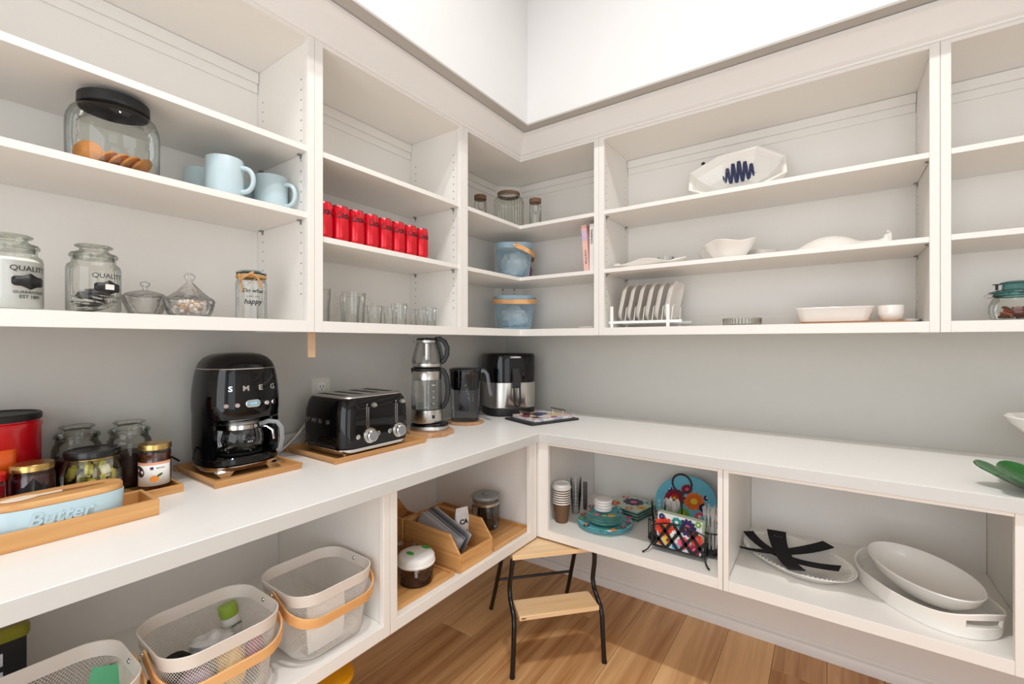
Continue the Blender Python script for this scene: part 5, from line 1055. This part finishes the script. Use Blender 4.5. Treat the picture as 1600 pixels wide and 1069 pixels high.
# herb chopper
t = thing('herb_chopper', 'hand-pull food chopper with white lid and green parts', 'chopper', (0.497, -1.205, D0+0.0068), L90)
G().lathe([(0.0005,0.002),(0.050,0.001),(0.055,0.004),(0.060,0.062)], 48).obj('clear_bowl', smokeb, t)
G().lathe([(0.0005,0.003),(0.048,0.003),(0.049,0.006),(0.0005,0.006)], 32).obj('blade_base', mat('brown_tint', (120,84,70), 0.4), t)
ld = G().lathe([(0.058,0.0625),(0.0635,0.064),(0.0645,0.070),(0.0625,0.072),(0.0620,0.086),(0.058,0.092),(0.045,0.097),(0.0005,0.100)], 48).obj('lid', white_p, t)
gr = mat('bright_green', (60,170,60), 0.35)
G().lathe([(0.0005,0.010),(0.006,0.010),(0.007,0.060)], 14).obj('blade_shaft', white_p, t)
for k_ in range(3):
    G().box(0.006, 0.042, -0.0008, 0.0008, 0, 0.012).obj('blade', steel, t, rot=(0.2, 0, k_*2.1), loc=(0, 0, 0.020+0.012*k_))
G().loft([sell(0.008,0.016,2.2,24,0.094), sell(0.008,0.016,2.2,24,0.1015), sell(0.006,0.013,2.2,24,0.103)]).obj('green_button', gr, ld, loc=(-0.022, 0.004, -0.001))
G().loft([rrect(0.026,0.034,0.010,0.078), rrect(0.026,0.034,0.010,0.096), rrect(0.020,0.028,0.008,0.099)]).obj('pull_handle', gr, ld, loc=(0.044, 0.0, -0.001))
t = thing('glass_bowl', 'shallow clear glass bowl behind the herb chopper', 'bowl', (0.372, -1.158, D0+0.0068), 0)
G().lathe([(0.0005,0.002),(0.028,0.001),(0.034,0.010),(0.048,0.045),(0.052,0.062),(0.054,0.064),(0.050,0.064)], 44).obj('bowl_body', smokeb, t)
G().lathe([(0.0005,0.020),(0.010,0.018),(0.012,0.012),(0.008,0.004),(0.0005,0.003)], 16).obj('black_knob', blkm, t)
t = thing('spice_grinder', 'slim grinder with black top behind the divider, left of the bins', 'grinder', (0.270, -1.170, D0+0.0068), 0)
G().lathe([(0.0005,0.001),(0.026,0.001),(0.028,0.006),(0.024,0.070),(0.030,0.140)], 32).obj('glass_body', smokeb, t)
G().lathe([(0.0305,0.140),(0.0325,0.142),(0.0325,0.158),(0.0305,0.160)], 32).obj('steel_collar', steel, t)
G().lathe([(0.0305,0.1605),(0.033,0.163),(0.033,0.184),(0.030,0.190),(0.0005,0.192)], 32).obj('black_top', blkm, t)
t = thing('grey_lidded_jar', 'round glass jar with a grey lid and knob', 'jar', (0.410, -0.718, D0+0.0068), 0)
G().lathe([(0.0005,0.002),(0.050,0.001),(0.057,0.006),(0.060,0.030),(0.060,0.095),(0.056,0.106),(0.056,0.128)], 48).obj('glass_body', glass('dim_glass', (232,232,230), (120,122,120)), t)
G().lathe([(0.0568,0.100),(0.0585,0.102),(0.0585,0.110),(0.0568,0.112)], 48).obj('steel_band', steel, t)
ld = G().lathe([(0.0575,0.129),(0.062,0.130),(0.063,0.136),(0.060,0.142),(0.0005,0.144)], 48).obj('lid', mat('grey_lid', (134,138,138), 0.3), t)
G().lathe([(0.014,0.1442),(0.013,0.150),(0.009,0.153),(0.0005,0.154)], 24).obj('knob', mat('grey_knob', (120,126,124), 0.3), ld)
for k_ in range(5):
    tag(G().loft([rrect(0.006,0.042,0.001,0), rrect(0.006,0.042,0.001,0.078)]).obj('tea_packet', mat('dark_packet', (64,58,56), 0.4, var=0.3)), 'dark flat packet, '+('first', 'second', 'third', 'fourth', 'fifth')[k_]+' from the back inside the grey-lidded jar', 'packet', 'packets in the grey-lidded jar', loc=(0.385+0.013*k_, -0.718, D0+0.0102), rz=0.25*(k_ % 3-1)*0.3)

# ================================================================ LOWER SHELVES, RIGHT
# ---- stack of paper coffee cups: each cup nests in the one below
t = thing('paper_cup', '', 'cup', (0.648, -0.462, D0), 0)
G().lathe([(0.0005,0.002),(0.0265,0.002),(0.0272,0),(0.0395,0.090)], 40).obj('cup_body', brownp, t)
G().lathe([(0.0396,0.0862),(0.0406,0.0868),(0.0409,0.0888),(0.0406,0.0908),(0.0396,0.0915)], 40).obj('rolled_rim', whitep, t)
on = ('bottom', 'second from the bottom', 'third from the bottom', 'middle', 'third from the top', 'second from the top', 'topmost')
for i in range(7):
    o = t if i == 0 else dup(t)
    o.location = (0.648, -0.462, D0+0.0105*i); o['label'] = 'brown paper coffee cup, '+on[i]+' of the nested stack'; o['group'] = 'nested brown paper cups'
o = G().lathe([(0.042,0.0),(0.0435,0.002),(0.0435,0.006),(0.040,0.008),(0.038,0.018),(0.035,0.020),(0.033,0.017),(0.0005,0.016)], 44).obj('cup_cover', white_p)
tag(o, 'white plastic lid on top of the paper cup stack', 'lid', loc=(0.648, -0.462, D0+0.0105*6+0.0916))
t = thing('clear_cup_stack', 'tall nested stack of clear plastic cups behind the paper cups', 'cups', (0.652, -0.330, D0), 0)
for k_ in range(6):
    G().lathe([(0.0005,0.002),(0.0185,0.001),(0.0265,0.092),(0.0275,0.093)], 28).obj('clear_cup', plas, t, loc=(0, 0, k_*0.0150))
tag(G().loft([rrect(0.018,0.006,0.002,0), rrect(0.020,0.008,0.003,0.02), rrect(0.020,0.008,0.003,0.13), rrect(0.018,0.006,0.002,0.135)]).obj('dark_packet', mat('wine_packet', (62,44,46), 0.4, var=0.5, scale=60)), 'slim dark packet standing behind the clear cups', 'packet', loc=(0.672, -0.270, D0), rz=0.4)
# ---- floral prints: flat petals laid on a surface
FC = {'red': (226,62,40), 'orange': (240,120,40), 'navy': (38,36,96), 'pink': (236,96,130), 'maroon': (150,30,66), 'yellow': (240,196,60), 'teal': (40,150,150), 'green': (120,180,70), 'white': (244,240,236), 'purple': (110,60,140), 'blue': (90,170,210)}
FM = {k_: mat('print_'+k_, v, 0.4) for k_, v in FC.items()}
def flower(g, M, x, y, r, n, ci, cc, ph=0.0, squash=1.0, mats=None, h=0.0):
    old = g.M; g.M = M
    for k2 in range(n):
        a = ph+2*pi*k2/n; w = pi*r/n*0.95; d = Vector((cos(a), sin(a))); p = Vector((-sin(a), cos(a)))
        q = [(x+d.x*r*u+p.x*w*v, y+(d.y*r*u+p.y*w*v)*squash, h) for u, v in ((0.18,0.25),(0.6,0.85),(0.88,0.7),(1.0,0.0),(0.88,-0.7),(0.6,-0.85),(0.18,-0.25))]
        g.add(q, [tuple(range(6, -1, -1))], mats.index(ci))
    m = 10; g.add([(x+0.34*r*cos(2*pi*i/m), y+0.34*r*sin(2*pi*i/m)*squash, h+0.0002) for i in range(m)], [tuple(range(m))], mats.index(cc))
    g.M = old
MK = list(FC.keys())
def print_flowers(parent, M, fl, name='floral_print'):
    g = G()
    for i, (x, y, r, n, a, b) in enumerate(fl): flower(g, M, x, y, r, n, a, b, ph=i*0.7, mats=MK, h=0.0001*i)
    return g.obj(name, [FM[k_] for k_ in MK], parent, smooth=False)
rr = random.Random(5)
def fl_ring(n, R0, R1, rmin, rmax):
    cs = ['red','orange','navy','pink','maroon','teal','green','purple','white','yellow']
    return [((R0+(R1-R0)*rr.random())*cos(2*pi*i/n+rr.random()*0.4), (R0+(R1-R0)*rr.random())*sin(2*pi*i/n+rr.random()*0.4), rmin+(rmax-rmin)*rr.random(), rr.choice((6,7,9)), cs[(i*3) % 10], rr.choice(('yellow','white','pink'))) for i in range(n)]
PX, PY = 0.828, -0.395
def plate_prof(R): return [(0.0005,0.0015),(R*0.70,0.0),(R*0.78,0.003),(R*0.86,0.011),(R,0.014),(R+0.001,0.0152),(R*0.99,0.0160),(R*0.85,0.0130),(R*0.76,0.0050),(R*0.70,0.0022),(0.0005,0.003)]
for i in range(4):
    t = thing('party_plate', ('bottom', 'second', 'third', 'top')[i]+' large turquoise paper plate of the stack'+(', with flowers on the rim' if i == 3 else ', counted from below' if i else ''), 'plate', (PX+0.0015*(i % 2), PY+0.001*(i % 3), D0+0.0034*i), i*0.9, 'large turquoise paper plates')
    G().lathe(plate_prof(0.118), 56).obj('plate_body', tealp, t)
    if i == 3: print_flowers(t, Matrix.Translation((0, 0, 0.0158)), [f for f in fl_ring(16, 0.104, 0.110, 0.010, 0.016)])
for i in range(6):
    t = thing('party_bowl', ('bottom', 'second', 'third', 'fourth', 'fifth', 'top')[i]+' small turquoise paper dessert plate stacked on the large ones', 'plate', (PX-0.004, PY+0.006, D0+0.0175+0.0062*i), i*0.7, 'small turquoise paper plates')
    G().lathe(plate_prof(0.078), 48).obj('plate_body', tealp if i % 2 else mat('printed_card_edge', (150,190,170), 0.4, var=0.25, scale=90), t)
    if i == 5: print_flowers(t, Matrix.Translation((0, 0, 0.0160)), fl_ring(9, 0.062, 0.068, 0.012, 0.018))
for i in range(4):
    o = G().lathe([(0.034,0.0),(0.0385,0.002),(0.0400,0.007),(0.038,0.011),(0.034,0.0125),(0.0005,0.012)], 40, cap=False).obj('cup_cover', white_p); tag(o, 'white plastic drink lid, '+('lowest', 'second from below', 'third from below', 'topmost')[i]+' of the pile on the floral plates', 'lid', 'white drink lids on the floral plates', loc=(PX-0.014+0.004*(i % 2), PY+0.012-0.003*(i % 2), D0+0.0175+0.0062*5+0.0168+0.0128*i), rz=i)
# ---- napkin pack
t = thing('napkin_pack', 'flat pack of floral paper napkins behind the plates', 'napkins', (0.868, -0.176, D0), radians(-12))
for k_ in range(7): G().box(-0.088, 0.088, -0.088, 0.088, 0.0005+k_*0.0062, 0.0060+k_*0.0062).obj('napkin', [mat('napkin_edge', (110,150,130), 0.7, var=0.4, scale=120), mat('napkin_edge_dark', (50,70,74), 0.7, var=0.4, scale=120)][k_ % 2], t)
G().box(-0.088, 0.088, -0.088, 0.088, 0.0440, 0.0446).obj('top_napkin', mat('mint_napkin', (206,222,206), 0.6), t)
print_flowers(t, Matrix.Translation((0, 0, 0.0448)), [(0.0,0.02,0.052,11,'navy','pink'),(0.066,-0.02,0.026,8,'yellow','orange'),(-0.055,-0.055,0.028,7,'red','yellow'),(-0.062,0.050,0.020,7,'pink','white'),(0.060,0.062,0.020,6,'teal','white'),(0.03,-0.066,0.020,8,'orange','white')])
# ---- big floral plate leaning against the back
TI = radians(42)
t = thing('floral_platter', 'big round blue floral platter leaning behind the wire caddy', 'platter', (1.115, -0.262, D0+0.006), 0, rot=(TI, 0, 0))
G().lathe([(0.0005,0.002),(0.090,0.0),(0.104,0.004),(0.128,0.016),(0.130,0.018),(0.127,0.019),(0.102,0.008),(0.088,0.004),(0.0005,0.005)], 64).obj('plate_body', mat('sky_blue_melamine', (110,196,222), 0.25, coat=0.4), t, loc=(0, 0.130, 0))
print_flowers(t, Matrix.Translation((0, 0.130, 0.0056)), [(0.035,0.012,0.046,13,'orange','yellow'),(-0.050,0.010,0.050,12,'maroon','orange'),(-0.005,0.066,0.026,11,'maroon','pink'),(-0.050,0.010,0.022,9,'red','yellow'),(0.080,-0.010,0.022,7,'navy','teal'),(-0.080,0.052,0.014,5,'navy','white'),(0.085,0.040,0.014,5,'navy','white'),(0.0,-0.06,0.03,9,'green','yellow'),(0.07,-0.055,0.022,8,'pink','white')])
# ---- wire caddy
CXc, CYc = 1.172, -0.455
t = thing('wire_caddy', 'black wire party caddy with lattice front and ring handle', 'caddy', (CXc, CYc, D0), 0)
wi = mat('black_wire', (18,17,17), 0.4)
x0, x1, yF, yB = -0.098, 0.098, -0.045, -0.008
def archz(u): return 0.096+0.022*(1-(2*u-1)**2)
g = G(); g.tube([(x0, yF, 0.018), (x0, yF, 0.096)]+[(x0+(x1-x0)*u, yF, archz(u)) for u in [i/14 for i in range(15)]]+[(x1, yF, 0.096), (x1, yF, 0.018)], 0.0028, 8, True); g.obj('front_frame', wi, t)
for k_ in range(4):
    u0 = k_/4
    for a, b in (((u0+0.02), (u0+0.36)), ((u0+0.25), (u0-0.09))):
        a2, b2 = min(max(a, 0), 1), min(max(b, 0), 1); za = 0.020
        zt_ = archz(b2); fr_ = (b2-a)/(b-a) if b != a else 1
        G().sweep([(x0+(x1-x0)*a2, yF-0.001, za), (x0+(x1-x0)*b2, yF-0.001, za+(zt_-za)*min(1, max(0.1, fr_)))], [(-0.0058,-0.001),(0.0058,-0.001),(0.0058,0.001),(-0.0058,0.001)], up=(0,1,0)).obj('lattice_strip', wi, t)
g = G(); g.tube([(x0, yB, 0.018), (x0, yB, 0.10), (x1, yB, 0.10), (x1, yB, 0.018)], 0.0025, 8, True); g.obj('back_frame', wi, t)
G().box(x0, x1, yF, yB, 0.0165, 0.0185).obj('floor_plate', wi, t)
for s_ in (-1, 1):
    c = (s_*0.100, 0.040); g = G()
    for z in (0.014, 0.094): g.tube([(c[0]+0.040*cos(2*pi*i/28), c[1]+0.040*sin(2*pi*i/28), z) for i in range(28)], 0.0024, 7, True)
    for i in range(18):
        a = 2*pi*i/18; g.tube([(c[0]+0.040*cos(a), c[1]+0.040*sin(a), 0.014), (c[0]+0.040*cos(a), c[1]+0.040*sin(a), 0.094)], 0.0012, 5)
    g.cyl(0.039, 0.012, 0.026, c, 28); g.obj('side_basket', wi, t)
    lg = G(); lg.tube([(s_*0.098, yF, 0.090), (s_*0.098, yF-0.003, 0.045), (s_*0.099, yF-0.012, 0.026), (s_*0.106, yF-0.030, 0.012), (s_*0.118, yF-0.046, 0.004)], 0.0028, 8); lg.blob((s_*0.119, yF-0.047, 0.0046), (0.0042,0.0042,0.0042), 0, 0, 1, 6); lg.obj('leg', wi, t)
    lg = G(); lg.tube([(s_*0.100, 0.079, 0.030), (s_*0.108, 0.090, 0.010), (s_*0.112, 0.096, 0.004)], 0.0028, 8); lg.obj('leg', wi, t)
G().tube([(0.0, 0.006, 0.018), (0.0, 0.010, 0.226)], 0.0036, 8).obj('post', wi, t)
G().tube([(0.036*cos(2*pi*i/32), 0.010, 0.262+0.036*sin(2*pi*i/32)) for i in range(32)], 0.0040, 9, True).obj('ring_handle', wi, t)
# napkins held upright in the caddy
nb = [(228,236,238), (240,236,228), (200,226,150), (236,240,240), (150,206,120)]
for i in range(5):
    t = thing('paper_napkin', ('floral napkin facing out at the front of the wire caddy', 'second upright napkin in the wire caddy', 'third upright napkin in the wire caddy', 'fourth upright napkin in the wire caddy', 'rearmost upright napkin in the wire caddy')[i], 'napkin', (CXc-0.002+0.001*i, CYc-0.0385+i*0.0066, D0+0.0192), 0, 'upright napkins in the wire caddy', rot=(radians(-2.0), radians(2.5), 0))
    G().loft([rrect(0.165,0.0045,0.0015,0), rrect(0.165,0.0055,0.0015,0.08), rrect(0.165,0.0045,0.0015,0.128)]).obj('folded_paper', mat('napkin_paper', nb[i], 0.7, var=0.05), t)
    if i == 0:
        print_flowers(t, Matrix.Translation((0, -0.0031, 0.064)) @ Matrix.Rotation(pi/2, 4, 'X'), [(-0.055,0.012,0.040,12,'red','orange'),(0.030,0.030,0.034,12,'navy','pink'),(-0.010,0.040,0.020,8,'teal','white'),(0.062,-0.004,0.026,9,'red','pink'),(-0.040,-0.036,0.020,7,'yellow','maroon'),(0.020,-0.030,0.026,9,'pink','maroon'),(0.060,-0.045,0.022,9,'maroon','pink'),(-0.012,-0.010,0.018,7,'white','teal'),(-0.066,0.050,0.012,6,'navy','teal'),(0.068,0.052,0.012,6,'green','white'),(-0.070,-0.050,0.013,6,'orange','yellow'),(-0.010,-0.052,0.014,6,'blue','white')])
# cutlery and cups in the side baskets
forkm = mat('clear_white_plastic', (236,232,228), 0.2, var=0.02)
def cutlery(kind):
    g = G()
    g.loft([[(-0.004,-0.0012,0),(0.004,-0.0012,0),(0.004,0.0012,0),(-0.004,0.0012,0)],[(-0.003,-0.001,0.10),(0.003,-0.001,0.10),(0.003,0.001,0.10),(-0.003,0.001,0.10)],[(-0.010,-0.001,0.122),(0.010,-0.001,0.122),(0.010,0.0006,0.122),(-0.010,0.0006,0.122)]])
    if kind == 'fork':
        for k2 in range(4):
            x = -0.0088+k2*0.00587; g.loft([[(x-0.0013,-0.001,0.121),(x+0.0013,-0.001,0.121),(x+0.0013,0.0006,0.121),(x-0.0013,0.0006,0.121)],[(x-0.0006,0.001,0.158),(x+0.0006,0.001,0.158),(x+0.0006,0.002,0.158),(x-0.0006,0.002,0.158)]])
    else: g.loft([[(x*w, y-0.001+0.003*w, z) for x, y in ((-0.011,0),(0.011,0),(0.011,0.0015),(-0.011,0.0015))] for z, w in ((0.121,0.90),(0.132,1.1),(0.145,0.95),(0.154,0.55),(0.158,0.15))])
    me = g.mesh(kind); me.materials.append(forkm); return me
fm_, sm_ = cutlery('fork'), cutlery('spoon')
for nme, me, cx, cy, n, where in (('plastic_fork', fm_, CXc+0.100, CYc+0.040, 7, 'right basket of the wire caddy'), ('plastic_spoon', sm_, CXc-0.058, CYc+0.098, 0, '')):
    for i in range(n):
        a = 2*pi*i/max(1, n); o = bpy.data.objects.new(nme, me); COL.objects.link(o)
        tag(o, 'white plastic fork, '+('rear right', 'rear', 'rear left', 'left', 'front left', 'front', 'right')[i]+' one in the right basket of the caddy', 'fork', 'plastic forks in the caddy')
        o.location = (cx+0.016*cos(a), cy+0.016*sin(a), D0+0.0262); o.rotation_euler = (-0.10*sin(a)*1.0, 0.10*cos(a), a*0.5)
t = thing('cutlery_cup', 'clear cup of white plastic spoons behind the wire caddy', 'cup', (1.098, -0.345, D0), 0)
G().lathe([(0.0005,0.001),(0.026,0.001),(0.034,0.090),(0.035,0.091)], 32).obj('cup_body', plas, t)
for i in range(8):
    a = 2*pi*i/8+0.3; o = bpy.data.objects.new('plastic_spoon', sm_); COL.objects.link(o)
    tag(o, 'white plastic spoon, '+('rear right', 'rear', 'rear left', 'left', 'front left', 'front', 'front right', 'right')[i]+' one in the clear cup behind the caddy', 'spoon', 'plastic spoons in the clear cup')
    o.location = (1.098+0.013*cos(a), -0.345+0.013*sin(a), D0+0.003); o.rotation_euler = (-0.11*sin(a), 0.11*cos(a), a)
for k_ in range(3):
    tag(G().lathe([(0.0005,0.002),(0.020,0.001),(0.030,0.105),(0.031,0.106)], 32).obj('clear_cup', plas), 'clear plastic cup, '+('lowest', 'middle', 'topmost')[k_]+' of three nested in the left caddy basket', 'cup', 'clear cups in the left caddy basket', loc=(CXc-0.100, CYc+0.040, D0+0.0265+0.018*k_))

# ---- last bay: platter, felt protector, tray, bowl
PA = radians(-39)
t = thing('oval_platter', 'oval white platter with a pierced rim under the black felt', 'platter', (1.543, -0.315, D0), PA)
def ov(a, b, z, n=64): return sell(a, b, 2.0, n, z)
G().loft([ov(0.115,0.075,0.002), ov(0.120,0.080,0.0), ov(0.150,0.105,0.006), ov(0.165,0.118,0.020), ov(0.195,0.144,0.034), ov(0.197,0.146,0.037), ov(0.193,0.142,0.038), ov(0.172,0.120,0.0245), ov(0.148,0.100,0.0105), ov(0.115,0.075,0.006)]).obj('platter_body', cer, t)
g = G()
for i in range(72):
    a = 2*pi*i/72; r_ = 0.965; g.M = Matrix.Translation((0.195*0.935*cos(a), 0.144*0.915*sin(a), 0.0342)) @ Matrix.Rotation(a, 4, 'Z')
    g.lathe([(0.0005,0.0022),(0.0030,0.0018),(0.0036,0.0)], 8)
g.obj('beaded_rim', cer, t, kind='stuff')
felt = mat('black_felt', (15,15,17), 0.95, var=0.1, scale=200)
def strip(pts, w0, w1, z=0.0, wm=None):
    g = G(); rings = []; P_ = [Vector(p) for p in pts]; n = len(P_)
    for i in range(n):
        a = P_[max(0, i-1)]; b = P_[min(n-1, i+1)]; t_ = (b-a).normalized(); sd = Vector((-t_.y, t_.x, 0)).normalized(); u = i/(n-1); w = (w0+(w1-w0)*u)/2
        if wm: w = w*(1-wm*sin(pi*u))
        rings.append([P_[i]-sd*w, P_[i]+sd*w, P_[i]+sd*w+Vector((0,0,0.0035)), P_[i]-sd*w+Vector((0,0,0.0035))])
    g.loft(rings); return g
def bez(a, c, b, n=14): return [tuple(Vector(a)*(1-u)**2+Vector(c)*2*u*(1-u)+Vector(b)*u*u) for u in [i/n for i in range(n+1)]]
t = thing('felt_protector', 'black star-shaped felt pan protector lying across the oval platter', 'pan protector', (1.515, -0.345, D0), 0)
ctr = Vector((1.515, -0.345, 0))
def L_(x, y, z): return (x-ctr.x, y-ctr.y, z)
strip(bez(L_(1.378,-0.250,0.056), L_(1.47,-0.380,0.010), L_(1.672,-0.408,0.058)), 0.040, 0.046, wm=0.15).obj('felt_arm', felt, t)
strip(bez(L_(1.370,-0.405,0.050), L_(1.50,-0.345,0.020), L_(1.640,-0.222,0.062)), 0.010, 0.052, wm=-0.3).obj('felt_arm', felt, t)
strip(bez(L_(1.470,-0.185,0.058), L_(1.490,-0.340,0.022), L_(1.555,-0.488,0.052)), 0.066, 0.052, wm=0.1).obj('felt_arm', felt, t)
g = G()
for bx_, by_ in ((1.478,-0.215), (1.612,-0.248)):
    for i in range(3):
        for j in range(3): g.cyl(0.0022, 0.0535, 0.0545, (bx_-ctr.x+(i-1)*0.011, by_-ctr.y+(j-1)*0.011), 8)
g.obj('punched_dots', mat('grey_dots', (150,150,150), 0.8), t, kind='stuff')
# handled oval tray
t = thing('oval_tray', 'deep oval white tray with handle slots under the oval bowl', 'tray', (1.882, -0.355, D0), radians(-56))
n = 96
def tw(z, k_=1.0): return sell(0.195*k_, 0.128*k_, 2.3, n, z)
zr = lambda i: 0.052+0.022*abs(cos(2*pi*i/n))**6
outer = [tw(0.0), tw(0.004, 1.01), [(x*1.055, y*1.055, zr(i)) for i, (x, y, z) in enumerate(tw(0))], [(x*1.045, y*1.045, zr(i)+0.003) for i, (x, y, z) in enumerate(tw(0))], [(x*1.015, y*1.010, zr(i)) for i, (x, y, z) in enumerate(tw(0))], tw(0.012, 0.965), tw(0.007, 0.93)]
# walls with real slots at both ends
g = G(); vs = [p for r_ in outer for p in r_]; nr = len(outer); fs = []
levels = 4
def wall(ring_a, ring_b, inside):
    rows = [[tuple(a[k2]+(b[k2]-a[k2])*u for k2 in range(3)) for a, b in zip(ring_a, ring_b)] for u in (0, 0.42, 0.78, 1.0)]
    base = len(g.v)
    g.v += [p for r_ in rows for p in r_]
    for q in range(3):
        for i in range(n):
            ang = (2*pi*(i+0.5)/n); end = min(abs(ang), abs(ang-2*pi), abs(ang-pi)) < 0.30
            if q == 1 and end: continue
            j = (i+1) % n; f = (base+q*n+i, base+q*n+j, base+(q+1)*n+j, base+(q+1)*n+i)
            g.f.append(f if not inside else f[::-1]); g.m.append(0)
    return rows
ro = wall(outer[1], outer[2], False); ri = wall(outer[5], outer[4], True)
g.loft([outer[0], outer[1]], True, False); g.loft([outer[2], outer[3], outer[4]], False, False); g.loft([outer[5], outer[6]], False, True)
for c_ in (0, n//2):
    idx = [i for i in range(n) if (lambda an: min(abs(an), abs(an-2*pi), abs(an-pi)) < 0.30)((2*pi*(i+0.5)/n)) and (min(abs(i-c_), n-abs(i-c_)) < n//4)]
    idx = sorted(idx, key=lambda i: (i-c_+n//2) % n)
    for q in (1, 2):
        for i in idx:
            j = (i+1) % n; g.add([ro[q][i], ro[q][j], ri[q][j], ri[q][i]], [(0,1,2,3)])
    for i in (idx[0], (idx[-1]+1) % n): g.add([ro[1][i], ro[2][i], ri[2][i], ri[1][i]], [(0,1,2,3)])
g.obj('tray_body', cer, t, ang=50)
t = thing('oval_bowl', 'oval white serving bowl resting tilted in the handled tray', 'bowl', (1.884, -0.345, D0+0.0245), radians(-46), rot=(radians(6), radians(5), radians(-46)))
G().loft([ov(0.075,0.045,0.004), ov(0.080,0.050,0.0), ov(0.116,0.072,0.016), ov(0.149,0.094,0.048), ov(0.160,0.102,0.074), ov(0.158,0.100,0.077), ov(0.154,0.096,0.074), ov(0.141,0.088,0.048), ov(0.112,0.068,0.020), ov(0.070,0.040,0.009)]).obj('bowl_body', cer, t)

# ================================================================ STEP STOOL
t = thing('step_stool', 'two-step stool with light wood treads and black tube legs', 'step stool', (0.724, -0.656, 0.0005), radians(47.9))
G().box(-0.178, 0.178, 0.0, 0.205, 0.428, 0.446).obj('top_tread', pine, t, bevel=0.002)
lt = G().box(-0.166, 0.166, -0.066, 0.050, 0.222, 0.240).obj('lower_tread', pine, t, bevel=0.002)
G().box(-0.158, -0.140, -0.0668, -0.0660, 0.229, 0.233).obj('branded_mark', mat('burnt_mark', (90,66,44), 0.6), lt)
tb = mat('black_tube', (16,15,16), 0.3)
for s_ in (-1, 1):
    G().tube([(s_*0.176,0.012,0.427),(s_*0.178,0.010,0.405),(s_*0.180,0.018,0.370),(s_*0.182,0.034,0.325),(s_*0.182,0.040,0.295),(s_*0.182,0.026,0.262),(s_*0.182,-0.010,0.240),(s_*0.182,-0.040,0.222),(s_*0.184,-0.052,0.190),(s_*0.187,-0.054,0.10),(s_*0.192,-0.055,0.006)], 0.0098, 10).obj('leg', tb, t)
    G().tube([(s_*0.172,0.190,0.427),(s_*0.176,0.240,0.320),(s_*0.186,0.345,0.120),(s_*0.192,0.410,0.006)], 0.0098, 10).obj('leg', tb, t)
    G().cyl(0.0105, 0.0, 0.010, (s_*0.192, -0.055), 16).obj('rubber_foot', blkr, t); G().cyl(0.0105, 0.0, 0.010, (s_*0.192, 0.411), 16).obj('rubber_foot', blkr, t)
G().tube([(-0.182,0.305,0.195),(0.182,0.305,0.195)], 0.0062, 8).obj('rear_brace', tb, t)
